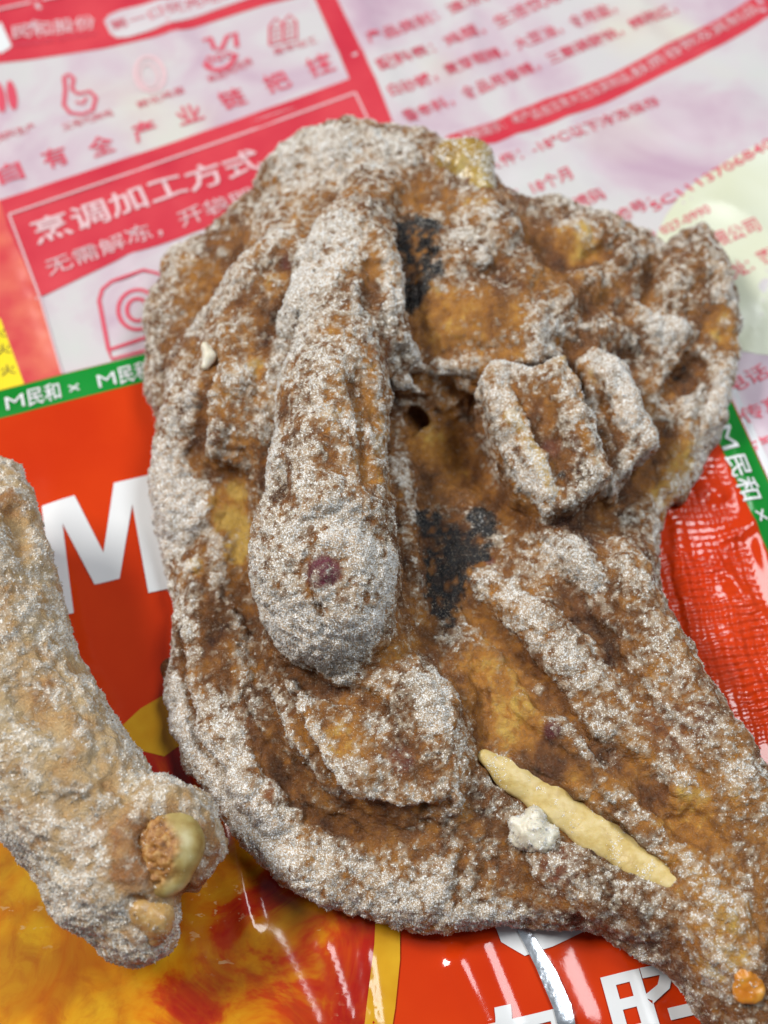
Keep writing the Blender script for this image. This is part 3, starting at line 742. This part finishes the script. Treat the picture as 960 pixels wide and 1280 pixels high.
def half_chicken():
    lo = [at(150, 640, .012)[0] * 1000 - 6, at(900, 1400, 0)[1] * 1000, 0]; hi = [at(1110, 1200, .02)[0] * 1000 + 6, at(480, 130, .02)[1] * 1000 + 6, 60]
    s = Solid(lo, hi, VOX)
    base_body(s, OUT, HGT)
    C, K = s.chain, lambda p, k=2.0, sz=1.0: s.chain(p, k, 'cut', sz)
    R, G = lambda p, d, k=3.0: s.relief(p, d * 1.05, k * .9), lambda p, d, k=2.5: s.relief(p, -d * 1.25, k * .75)
    # head end
    C([(355, 232, 26, 28), (388, 210, 31, 32), (435, 206, 34, 40), (500, 214, 33, 38), (530, 210, 29, 26)], 7)
    # left flap: outer skin, frosted fold, finger-like lump
    C([(280, 318, 23, 26), (248, 345, 21, 34), (222, 400, 18, 30), (208, 480, 15, 22)], 7)
    R([(350, 300, 20), (318, 345, 24), (272, 410, 26), (240, 455, 24), (226, 530, 20), (216, 600, 20), (224, 655, 20)], 3.2, 5)
    C([(330, 405, 34.5, 30), (306, 440, 34.5, 40), (292, 495, 33.5, 46), (288, 540, 30.5, 42)], 6.5)
    G([(268, 430, 8), (250, 500, 9), (244, 570, 10)], 1.6, 3.5)
    R([(352, 352, 18)], 2.0, 3); R([(370, 318, 16)], 2.0, 3); R([(330, 452, 14)], 1.2, 2.5); R([(338, 376, 14)], 1.2, 2.5); R([(300, 470, 16)], 1.0, 3)
    # the long central lobe with its round joint
    C([(468, 250, 39, 42), (446, 310, 44, 52), (430, 400, 47.5, 62), (418, 500, 49, 68), (410, 590, 49, 74), (406, 670, 50, 90), (408, 725, 49.5, 94), (412, 762, 46, 78)], 4)
    R([(402, 300, 18), (374, 380, 15), (352, 460, 15), (336, 540, 15)], 1.3, 4)
    R([(476, 300, 18), (484, 370, 16), (486, 440, 15)], 1.2, 4)
    G([(466, 335, 12), (468, 385, 12)], 2.0, 4); G([(440, 340, 9), (428, 352, 9)], 1.2, 3)
    G([(394, 338, 4), (384, 368, 5), (375, 396, 4)], 2.6, 1.0)
    G([(420, 560, 30), (455, 580, 30)], 1.0, 6); G([(455, 470, 22), (470, 520, 20)], .9, 5)
    R([(395, 480, 8), (420, 540, 7), (442, 600, 7)], .9, 2); G([(440, 480, 5), (450, 540, 5), (462, 600, 5)], .9, 2)
    G([(340, 600, 22), (350, 640, 18)], 1.0, 4)
    G([(p[0], p[1], 7) for p in ell(428, 712, 72, 66, 0, 12, -140, -30)], .4, 5)
    G([(424, 708, 34)], .8, 4); R([(404, 712, 16)], 1.4, 1.2)
    G([(392, 676, 5), (382, 705, 5), (386, 735, 5), (400, 762, 4), (404, 792, 4)], 1.0, 1.5); G([(366, 690, 6), (372, 745, 5)], .6, 2)
    # thin skin beside the lobe on the right
    C([(500, 400, 36, 12), (505, 440, 35, 9), (500, 480, 32, 9)], 3)
    R([(496, 560, 14), (500, 620, 14), (507, 690, 13), (518, 750, 13)], 1.6, 4)
    # valley left of the lobe, nodule, edge folds
    G([(262, 596, 14), (284, 615, 22), (294, 670, 18), (300, 730, 14), (315, 790, 12)], 1.4, 5)
    R([(242, 708, 17)], 1.8, 1.2); R([(238, 660, 9), (258, 640, 9)], 1.2, 2)
    R([(236, 745, 14), (243, 800, 13), (252, 855, 14), (270, 905, 15), (306, 970, 18), (350, 1030, 20)], 1.8, 4)
    R([(214, 790, 10), (214, 840, 10), (227, 900, 11), (252, 955, 12), (292, 1010, 14), (340, 1066, 15), (400, 1110, 16)], 1.3, 3)
    G([(226, 790, 6), (230, 850, 6), (247, 915, 6), (280, 972, 6)], 1.8, 2)
    R([(285, 780, 16), (298, 850, 20), (335, 925, 24)], 1.6, 6)
    # lower lobe under the joint
    C([(372, 866, 27, 18), (402, 912, 28.5, 30), (448, 950, 29, 38), (500, 972, 28.5, 36), (552, 992, 26.5, 20)], 7)
    R([(352, 846, 10), (385, 918, 13), (430, 972, 14), (500, 996, 14), (560, 996, 10)], 1.3, 4)
    R([(505, 845, 24), (532, 880, 26), (548, 925, 24), (556, 970, 18)], 1.8, 6)
    G([(348, 850, 8), (370, 900, 8), (392, 945, 8), (432, 995, 8), (500, 1016, 8), (560, 1006, 7)], 2.2, 3)
    G([(362, 838, 7), (400, 862, 8), (450, 872, 8), (480, 885, 7)], 1.3, 3.5)
    R([(440, 950, 12), (480, 965, 12)], .8, 3)
    G([(300, 880, 6), (340, 960, 7), (390, 1020, 7), (470, 1050, 7)], 1.2, 3)
    # head of the right half: frosted lumps round the charred pocket
    C([(594, 262, 35, 24), (608, 290, 35, 22), (590, 322, 34.5, 18), (572, 350, 33, 14)], 6)
    C([(562, 236, 34, 26)], 6)
    R([(625, 300, 18), (650, 335, 20), (682, 380, 26), (700, 412, 22)], 3.4, 5)
    R([(640, 288, 13)], 1.6, 2.5); R([(572, 292, 11)], 1.4, 1.5); R([(612, 268, 11)], 1.4, 1.5); R([(600, 322, 12)], 1.4, 2)
    G([(516, 284, 16), (520, 312, 20), (510, 350, 15), (508, 388, 10)], 1.0, 4)
    # hanging flap of meat and the hole below it
    C([(560, 405, 32, 34), (615, 405, 34, 44), (660, 418, 35, 34)], 7, 'add', .7)
    R([(524, 466, 8), (548, 462, 9), (590, 460, 11), (640, 450, 13), (692, 430, 15)], 2.0, 2.5)
    R([(506, 430, 9), (520, 462, 8)], 2.2, 2.5); R([(508, 478, 7), (524, 496, 7), (540, 508, 6)], 1.6, 2)
    G([(545, 545, 40), (590, 570, 40), (620, 610, 34)], 2.5, 7)
    G([(560, 486, 10), (592, 500, 13), (622, 560, 14), (655, 612, 14)], 3.5, 3)
    G([(515, 520, 15), (522, 516, 15), (512, 540, 11)], 6.5, 1.2)
    # two blocks of rib
    s.prism([(600, 472), (628, 453), (666, 463), (706, 450), (722, 492), (744, 540), (764, 588), (742, 604), (722, 623), (684, 636), (668, 614), (648, 600), (622, 530)], 34, 14, 1.6, 3.0, (.05, .14))
    R([(622, 482, 14), (660, 548, 12), (684, 615, 9)], 1.0, 3); R([(694, 470, 12), (722, 525, 15), (744, 584, 9)], .9, 3.5)
    G([(672, 510, 9), (690, 552, 12), (708, 600, 7)], .6, 4); G([(640, 476, 4), (670, 545, 4), (696, 606, 4)], .9, 1.2); G([(716, 475, 4), (742, 530, 4)], .7, 1.5)
    s.prism([(724, 456), (742, 436), (764, 446), (776, 452), (790, 492), (812, 520), (820, 548), (800, 568), (770, 602), (752, 578), (748, 540), (732, 500)], 29, 12, 1.6, 3.0, (.08, .15))
    R([(736, 452, 12), (768, 468, 16), (796, 540, 14)], 1.5, 3); G([(746, 476, 6), (772, 560, 6)], 1.4, 2)
    # upper right plate
    R([(690, 300, 24), (722, 296, 28), (760, 292, 22)], 3.0, 5); R([(660, 340, 18)], 1.6, 4); R([(700, 372, 20), (745, 345, 22)], 2.2, 5); R([(775, 325, 20)], 1.8, 4)
    R([(708, 398, 9), (745, 412, 9), (785, 425, 9)], 1.5, 2.5)
    R([(820, 408, 20), (846, 415, 20), (835, 438, 15)], 2.6, 3); R([(800, 385, 16)], 1.4, 3)
    R([(872, 300, 20), (886, 345, 20), (905, 398, 16)], 2.2, 5); R([(850, 330, 16), (850, 375, 14)], 1.5, 4)
    G([(872, 455, 14), (852, 474, 17), (838, 492, 12)], 4.5, 3); G([(818, 330, 14), (812, 372, 12)], 2.0, 4); G([(780, 388, 13)], 1.5, 3); G([(730, 330, 8), (760, 312, 8)], 1.0, 3); G([(686, 424, 9), (712, 436, 9)], .7, 3)
    R([(908, 436, 11), (896, 490, 11), (878, 556, 11), (850, 606, 11), (828, 655, 12)], 1.4, 4)
    G([(836, 540, 12), (812, 590, 12), (782, 622, 10)], 2.0, 4)
    # ridges of the thigh
    R([(592, 722, 18), (640, 750, 25), (690, 795, 27), (732, 842, 24)], 3.2, 3.0)
    G([(575, 748, 7), (620, 790, 8), (668, 838, 8), (715, 880, 7)], 1.8, 3)
    R([(678, 668, 15), (720, 703, 21), (758, 745, 19)], 3.0, 4); G([(700, 738, 8), (755, 795, 9), (790, 850, 8)], 2.0, 4)
    R([(768, 690, 15), (805, 775, 22), (838, 850, 26), (885, 925, 28), (935, 1000, 30)], 2.6, 7)
    R([(640, 862, 10), (690, 905, 10), (740, 955, 9)], 1.5, 3); R([(720, 885, 9), (790, 962, 9)], 1.2, 3)
    G([(765, 935, 13), (812, 980, 15), (850, 1018, 17), (885, 1050, 13)], 2.4, 5)
    R([(856, 975, 10), (838, 1008, 9)], 1.2, 3); G([(700, 880, 6), (760, 945, 6)], 1.0, 2.5)
    G([(612, 954, 14), (690, 1008, 26), (765, 1058, 26), (836, 1102, 14)], 2.6, 1.6)
    G([(592, 820, 6), (606, 890, 7), (600, 950, 6)], 1.6, 3); G([(640, 830, 7), (690, 890, 7)], 1.0, 3)
    for x, dx in ((572, 14), (600, 12), (628, 6), (654, 0)): G([(x + dx, 1052, 6), (x + 4, 1090, 6), (x - 4, 1132, 6)], .6, 3.5)
    R([(690, 1080, 16), (760, 1115, 18), (840, 1140, 24)], 1.6, 6)
    R([(880, 1110, 18), (930, 1220, 26)], 1.5, 7)
    global CH; CH = s
    def fibre(V):
        c1 = at(760, 860, .028) * 1000; d = np.linalg.norm((V - c1)[:, :2], axis=1); w = 1 - sstep(25, 45, d)
        a = math.radians(-44); u = V[:, 0] * math.sin(a) - V[:, 1] * math.cos(a); t = V[:, 0] * math.cos(a) + V[:, 1] * math.sin(a)
        return w * .55 * vnoise(np.stack([u * .55, t * .07, V[:, 2] * .1], -1), 1.0, 77)
    def folds(V):
        wv = V + 2.2 * np.stack([vnoise(V, .14, 81), vnoise(V, .14, 82), vnoise(V, .14, 83)], -1)
        a1 = math.radians(82); a2 = math.radians(-44); o = 0
        c = at(560, 640, .025) * 1000
        wr = sstep(-6, 10, V[:, 0] - c[0]) * sstep(-12, 10, c[1] - V[:, 1])          # thigh: fibres run down to the ankle
        for a, w in ((a1, 1 - wr), (a2, wr)):
            u = wv[:, 0] * math.sin(a) - wv[:, 1] * math.cos(a); t = wv[:, 0] * math.cos(a) + wv[:, 1] * math.sin(a)
            b = np.abs(vnoise(np.stack([u * .19, t * .085, wv[:, 2] * .12], -1), 1.0, 84)) * 1.5 + np.abs(vnoise(np.stack([u * .42, t * .20, wv[:, 2] * .3], -1), 1.0, 85)) * .8
            o = o + w * (b - .55)
        cl = at(415, 560, .045) * 1000; lob = (1 - sstep(.75, 1.1, np.sqrt(((V[:, 0] - cl[0]) / 17) ** 2 + ((V[:, 1] - cl[1]) / 58) ** 2))) * sstep(20, 28, V[:, 2])
        return o * (1 - .65 * lob) + fibre(V)
    V, Q = skin(s, .8, .38, folds)
    # where the rime sits: ridges and rims, patches, painted spots
    b1, b2 = s.blur(2.2), s.blur(5.5); F0 = s.F
    t = Solid.__new__(Solid); t.lo, t.h, t.n = s.lo, s.h, s.n
    t.F = b1; c1 = t.sample(V) - s.sample(V); t.F = b2; c2 = t.sample(V) - s.sample(V)
    conv = np.clip(c1 / .55, -1.2, 1.2) * .5 + np.clip(c2 / 1.6, -1.2, 1.2) * .5
    vn, _, _ = normals(V, Q)
    fr = .50 + .30 * conv + .20 * fbm(V, .055, 3, 21) + .10 * vnoise(V, .35, 25)
    fr += .75 * paint(V, s, [
        ((410, 300, 45), (365, 420, 30), (340, 520, 28), (345, 600, 18), .45), ((360, 790, 40), (420, 820, 40), (460, 790, 25), .45), ((320, 700, 25), (330, 760, 25), .30),
        ((430, 660, 35), (470, 720, 26), .30), ((230, 620, 40), (215, 670, 30), .60), ((215, 800, 14), (225, 900, 20), (290, 990, 26), (350, 1060, 30), .45),
        ((270, 860, 14), (300, 940, 18), .25), ((400, 1080, 40), (500, 1120, 40), (640, 1140, 25), .25), ((560, 310, 22), (590, 270, 25), (600, 300, 25), .15),
        ((620, 480, 16), (670, 610, 16), .15), ((830, 410, 32), .40), ((760, 450, 24), (790, 520, 24), .30), ((640, 750, 26), (720, 840, 28), .22), ((700, 690, 25), (740, 720, 25), .25),
        ((800, 780, 26), (850, 880, 32), (930, 990, 30), .02), ((770, 850, 40), (850, 950, 40), .15), ((480, 190, 45), (380, 200, 50), .42), ((545, 900, 25), (540, 850, 25), .25), ((500, 480, 15), (500, 600, 15), .3),
        (*[(x, y, 13) for x, y in ell(424, 716, 66, 74, 0, 20, -150, 150)], .38), ((415, 420, 60), (410, 560, 62), .16), ((400, 700, 85), .14), ((405, 712, 20), -.5), ((200, 560, 16), (192, 640, 18), (200, 730, 16), .35), ((905, 470, 12), (880, 556, 14), (830, 650, 14), .35), ((826, 690, 14), (836, 800, 16), (890, 920, 18), (940, 990, 18), .08),
        ((240, 420, 26), (300, 340, 26), .22), ((230, 500, 20), (218, 580, 20), .25), ((300, 470, 30), .10), ((350, 250, 40), (420, 210, 40), .12),
        ((700, 1070, 20), (830, 1120, 30), .10), ((640, 460, 20), (700, 420, 22), .30), ((690, 530, 40), .10),
        # bare, thawed or wet places
        ((540, 400, 40), (620, 390, 40), -.55), ((550, 560, 55), (570, 610, 50), -.50), ((520, 310, 30), (508, 360, 16), -.75), ((560, 690, 50), (555, 750, 25), -.85), ((610, 850, 50), (650, 920, 45), (700, 960, 35), -.45),
        ((285, 640, 30), -.55), ((250, 350, 36), (215, 440, 26), -.22), ((265, 760, 22), (280, 850, 24), -.40), ((840, 560, 30), (800, 610, 24), -.35), ((860, 470, 24), -.5), ((840, 1010, 40), (880, 1040, 36), -.30),
        ((400, 900, 24), (440, 940, 24), -.10), ((700, 320, 40), (660, 350, 30), (740, 370, 30), -.35), ((790, 340, 30), -.15), ((340, 920, 24), (400, 1010, 24), (480, 1040, 24), -.25), ((900, 400, 26), (910, 430, 18), -.35),
        ((640, 640, 40), (700, 655, 30), -.35), ((680, 570, 18), -.18), ((360, 340, 18), -.30), ((640, 1100, 30), -.15), ((720, 980, 40), (640, 900, 40), -.2), ((430, 570, 35), -.18)])
    fr = np.clip(fr, 0, 1.15) * sstep(BAGZ, BAGZ + 3, V[:, 2])
    tone = .38 + .34 * fbm(V, .085, 3, 51) + .06 * conv + .14 * vnoise(V, .3, 57) + .12 * vnoise(V, .9, 58)
    tone += paint(V, s, [((560, 400, 50), (620, 400, 50), .14), ((560, 570, 50), .16), ((720, 300, 34), .42), ((700, 350, 40), (660, 340, 30), .15), ((285, 630, 34), (295, 690, 24), .42), ((610, 830, 40), (650, 910, 40), .22), ((240, 350, 40), .10),
                         ((242, 708, 18), .45), ((320, 460, 16), .35), ((345, 355, 18), .35), ((440, 450, 40), (450, 590, 40), .12), ((430, 930, 30), .22), ((640, 520, 12), (690, 612, 12), .5), ((720, 520, 10), (745, 580, 10), .35), ((745, 470, 14), .4),
                         ((870, 540, 24), (830, 620, 24), .32), ((900, 410, 24), .30), ((850, 1010, 40), .28), ((880, 1080, 50), (900, 1180, 50), .16), ((300, 610, 20), .2), ((830, 560, 20), .2),
                         ((270, 800, 30), -.10), ((580, 640, 40), -.08), ((700, 660, 40), -.12), ((640, 1090, 50), -.05), ((720, 760, 20), (780, 830, 20), -.05)])
    ch = paint(V, s, [((524, 296, 36), (522, 340, 32), (512, 384, 14), 1.2), ((538, 655, 24), (562, 692, 44), (552, 748, 28), 1.15), ((604, 652, 22), (600, 690, 20), 1.0), ((560, 775, 14), .8), ((700, 595, 8), .3), ((850, 470, 14), .5), ((545, 770, 14), .6), ((530, 660, 14), .8)])
    ch = sstep(.15, .78, np.minimum(ch, 1) * .80 + (1.15 * fbm(V, .26, 3, 61) + .65 * vnoise(V, .95, 63)) * sstep(.02, .2, ch))
    pl = paint(V, s, [((404, 712, 24), 1.0), ((690, 912, 12), .8), ((612, 703, 8), .7), ((360, 330, 10), .4), ((500, 950, 20), .35), ((470, 440, 30), .15), ((700, 1080, 30), .35), ((320, 712, 8), .5), ((850, 900, 50), .2), ((690, 560, 14), .3), ((340, 990, 16), .3)])
    pl = np.clip(pl + .12 * fbm(V, .2, 2, 67), 0, 1)
    V = V + vn * (ch * (1.1 * np.abs(vnoise(V, .42, 64)) + .5 * np.abs(vnoise(V, .9, 65)) - .35))[:, None]       # blistered char
    me = mesh_np('meat', V / 1000, Q)
    for nme, a in (('frost', fr), ('rime', clumps(V, fr, 300)), ('tone', np.clip(tone, 0, 1)), ('charred', ch), ('plum', pl)): set_attr(me, nme, a)
    adopt(link('meat', me, M_MEAT), chick)
    nc = crystals('frost', V, Q, fr, 19.0, .275, chick, 101, 0, ch, .10)

def small_solid(name, builder, lo, hi, m, root, h=.45, amp=.25, fine=.12, frost=0.0, seed=1):
    s = Solid(lo, hi, h); builder(s); V, Q = s.mesh(); vn, _, _ = normals(V, Q)
    n = fbm(V, .35, 3, seed) * amp + vnoise(V, 1.1, seed + 5) * fine
    V = V + vn * n[:, None]
    o = link(name, mesh_np(name, V / 1000, Q), m); adopt(o, root)
    return V, Q
def bounds(pts, pad=8):
    P = np.array([at(p[0], p[1], p[2] / 1000) * 1000 for p in pts]); lo = P.min(0) - pad; hi = P.max(0) + pad
    lo[2] = max(lo[2] - 8, 0); return lo, hi
half_chicken()
def bone_parts():
    def seat(pts, d): return [(x, y, CH.hit(x, y)[2] + d * e, r) for x, y, e, r in pts]
    p = seat([(606, 946, 1, 10), (640, 970, 1, 17), (690, 1003, 1, 23), (745, 1040, 1, 24), (800, 1078, 1, 20), (842, 1104, 1, 12)], 3.3)
    z = np.polyval(np.polyfit(np.arange(6), [q[2] for q in p], 2), np.arange(6)) - [1.5, .3, 0, 0, .3, 1.5]; p = [(q[0], q[1], k, q[3]) for q, k in zip(p, z)]
    V, Q = small_solid('leg_bone', lambda s: s.chain(p, 3.0, 'add', .6), *bounds(p), M_BONE, chick, .4, .10, .02, seed=3)
    crystals('bone_frost', V, Q, np.clip(.42 + .55 * vnoise(V, .35, 8), 0, 1), 10, .25, chick, 105, .05, None, .06)
    c = seat([(665, 1040, 1, 24), (652, 1046, .8, 14), (678, 1052, .8, 15), (668, 1022, .9, 14), (690, 1040, .6, 10), (645, 1030, .6, 10)], 4.0)
    def lump(s):
        for q in c: s.chain([q], 1.0)
    V, Q = small_solid('fat_lump', lump, *bounds(c), M_FAT, chick, .4, .5, .25, seed=13)
    crystals('lump_frost', V, Q, np.full(len(V), .72), 11, .30, chick, 107, .0)
    c2 = seat([(930, 1220, 1, 14), (938, 1236, .9, 15), (926, 1240, .8, 10)], 1.3)
    V, Q = small_solid('orange_crumb', lambda s: s.chain(c2, 2.0, 'add', .5), *bounds(c2), M_CRUMB, chick, .4, .5, .15, seed=17)
    crystals('crumb_frost', V, Q, np.full(len(V), .45), 8, .26, chick, 108, .0)
    c3 = [(568, 206, 38, 34), (586, 204, 38, 30), (594, 238, 36, 26)]
    V, Q = small_solid('joint_knob', lambda s: s.chain(c3, 2.0), *bounds(c3, 10), M_CART, chick, .5, .5, .2, seed=19)
    crystals('knob_frost', V, Q, np.clip(.55 + .5 * vnoise(V, .25, 18), 0, 1), 7, .38, chick, 109)
    f = [(256, 432, 35, 5), (262, 446, 34.5, 8), (256, 458, 33.5, 5)]
    small_solid('pale_flake', lambda s: s.chain(f, 1.0), *bounds(f), M_FAT, chick, .35, .1, .05, seed=23)
bone_parts()

# ================================================================== the drumstick at the left
leg = thing('frozen_drumstick', 'pale frost-covered chicken drumstick with yellow knuckle at the left edge', 'drumstick', at(60, 950, .0036))
def drumstick():
    A = at(-170, 700, 0) * 1000; B = at(300, 1230, 0) * 1000
    lo = [A[0] - 20, B[1] - 12, 0]; hi = [B[0] + 12, at(0, 520, .03)[1] * 1000 + 14, 62]
    s = Solid(lo, hi, VOX)
    C, K = s.chain, lambda p, k=2.0, sz=1.0: s.chain(p, k, 'cut', sz)
    C([(-95, 640, 52, 100), (-60, 740, 50, 110), (-20, 830, 47, 106), (40, 930, 44, 96), (95, 1000, 41, 88), (140, 1062, 39, 86)], 8)
    C([(150, 1110, 36, 84), (165, 1145, 30, 60)], 8)
    C([(0, 600, 40, 30), (15, 640, 40, 26), (30, 700, 38, 26), (45, 770, 37, 30)], 6)
    C([(205, 1000, 38, 34), (240, 1020, 34, 28), (254, 1056, 30, 22), (240, 1095, 28, 22)], 3)
    C([(180, 1165, 30, 36), (196, 1140, 33, 22)], 4)
    K([(196, 1000, 40, 5), (160, 1030, 41, 5), (150, 1075, 40, 5), (165, 1110, 38, 5)], 2)
    K([(208, 1056, 34, 41)], 3, .5); s.relief([(p[0], p[1], 10) for p in ell(206, 1056, 50, 56, 0, 14, 0, 359)], 1.2, 3); K([(225, 1110, 26, 12), (236, 1130, 22, 10)], 3)
    s.relief([(20, 640, 8), (30, 690, 8)], -1.5, 3); s.relief([(10, 860, 9), (80, 915, 9)], -.9, 4); s.relief([(60, 1000, 9), (120, 1020, 8)], -.9, 4); s.relief([(120, 960, 10), (165, 1000, 8)], -.8, 3)
    # keep it on the bag
    sl, X, Y, Z = s.box(s.lo, hi); f2 = (BAGZ + .2 - Z); q = np.maximum(4 - np.abs(s.F[sl] - f2), 0) / 4; s.F[sl] = np.maximum(s.F[sl], f2) + q * q
    V, Q = skin(s, 1.3, .34)
    b1, b2 = s.blur(2.2), s.blur(5); t = Solid.__new__(Solid); t.lo, t.h, t.n = s.lo, s.h, s.n
    t.F = b1; c1 = t.sample(V) - s.sample(V); t.F = b2; c2 = t.sample(V) - s.sample(V)
    conv = np.clip(c1 / .55, -1.2, 1.2) * .5 + np.clip(c2 / 1.6, -1.2, 1.2) * .4
    fr = .63 + .22 * conv + .20 * fbm(V, .07, 3, 121) + .28 * vnoise(V, .4, 125) + paint(V, s, [((100, 960, 30), (120, 970, 24), -.3), ((20, 640, 25), -.3), ((165, 1030, 30), (165, 1100, 26), (220, 1115, 24), (225, 1000, 20), -.45), ((250, 1060, 30), (240, 1110, 26), -.3), ((30, 1060, 40), (80, 1140, 40), .2), ((70, 800, 30), .2)])
    fr = np.clip(fr, 0, 1.1) * sstep(BAGZ, BAGZ + 3, V[:, 2])
    tone = .42 + .42 * fbm(V, .08, 3, 151) + .2 * vnoise(V, .3, 157) + paint(V, s, [((105, 965, 22), .15), ((165, 1050, 34), (170, 1110, 30), -.35), ((225, 1005, 24), -.25), ((20, 640, 30), -.2), ((255, 1050, 28), (240, 1110, 20), -.25)])
    me = mesh_np('skin', V / 1000, Q)
    for nme, a in (('frost', fr), ('rime', clumps(V, fr, 300)), ('tone', np.clip(tone, 0, 1)), ('charred', fr * 0), ('plum', np.clip(.1 * fbm(V, .2, 2, 67), 0, 1))): set_attr(me, nme, a)
    adopt(link('skin', me, M_LEG), leg)
    crystals('frost', V, Q, fr, 13.0, .33, leg, 201, .06, None, .08, M_CRUST)
    k1 = [(206, 1022, 37.8, 32), (210, 1056, 38.6, 40), (204, 1090, 36.8, 32)]
    sk = Solid(*bounds(k1, 13), .45); sk.chain(k1, 4.0, 'add', .62); V, Q = sk.mesh(); vn, _, _ = normals(V, Q)
    e = at(184, 1062, .039) * 1000; worn = 1 - sstep(5.0, 7.5, np.linalg.norm((V - e) * [1.05, .75, .6], axis=1) + 1.8 * fbm(V, .25, 3, 35))
    V = V + vn * (fbm(V, .3, 2, 33) * .2 + worn * (fbm(V, .5, 3, 36) * 1.1 + .35 * vnoise(V, 1.1, 37) - .2))[:, None]
    me = mesh_np('knuckle', V / 1000, Q); set_attr(me, 'worn', worn); adopt(link('knuckle', me, M_KNUCK), leg)
    crystals('knuckle_frost', V, Q, np.clip(.14 + worn * .34 + .25 * vnoise(V, .3, 38), 0, 1), 9, .26, leg, 206, .0, None, .05, M_CRUST)
    k3 = [(178, 1140, 35, 18), (196, 1148, 34, 20), (194, 1166, 31, 16)]
    V, Q = small_solid('tendon_end', lambda s: s.chain(k3, 2.0), *bounds(k3, 10), M_CRUMB2, leg, .5, .4, .12, seed=37)
    crystals('tendon_frost', V, Q, np.full(len(V), .5), 9, .3, leg, 207, .0, None, .4, M_CRUST)
M_CRUMB2 = bone_material('torn_brown_meat', (.30, .15, .045), (.46, .28, .10), (.58, .42, .20), 400, .35)
def knuckle_material():
    m, nt, b = mat('worn_knuckle'); n = noise(nt, 600, 4, .65); n2 = noise(nt, 200, 3)
    ca = ramp(nt, n2, [(.35, (.27, .17, .045)), (.5, (.38, .29, .10)), (.65, (.47, .41, .20))])
    cb = ramp(nt, n, [(.32, (.13, .048, .010)), (.5, (.33, .14, .028)), (.66, (.50, .29, .10))])
    L(nt, mixc(nt, attr(nt, 'worn'), ca, cb), b.inputs['Base Color']); L(nt, math_(nt, 'ADD', math_(nt, 'MULTIPLY', attr(nt, 'worn'), .1), .42), b.inputs['Roughness'])
    bm = N(nt, 'ShaderNodeBump', i_Strength=.6, i_Distance=.0006); L(nt, math_(nt, 'MULTIPLY', n, attr(nt, 'worn')), bm.inputs['Height']); L(nt, bm.outputs[0], b.inputs['Normal'])
    return m
M_KNUCK = knuckle_material()
drumstick()
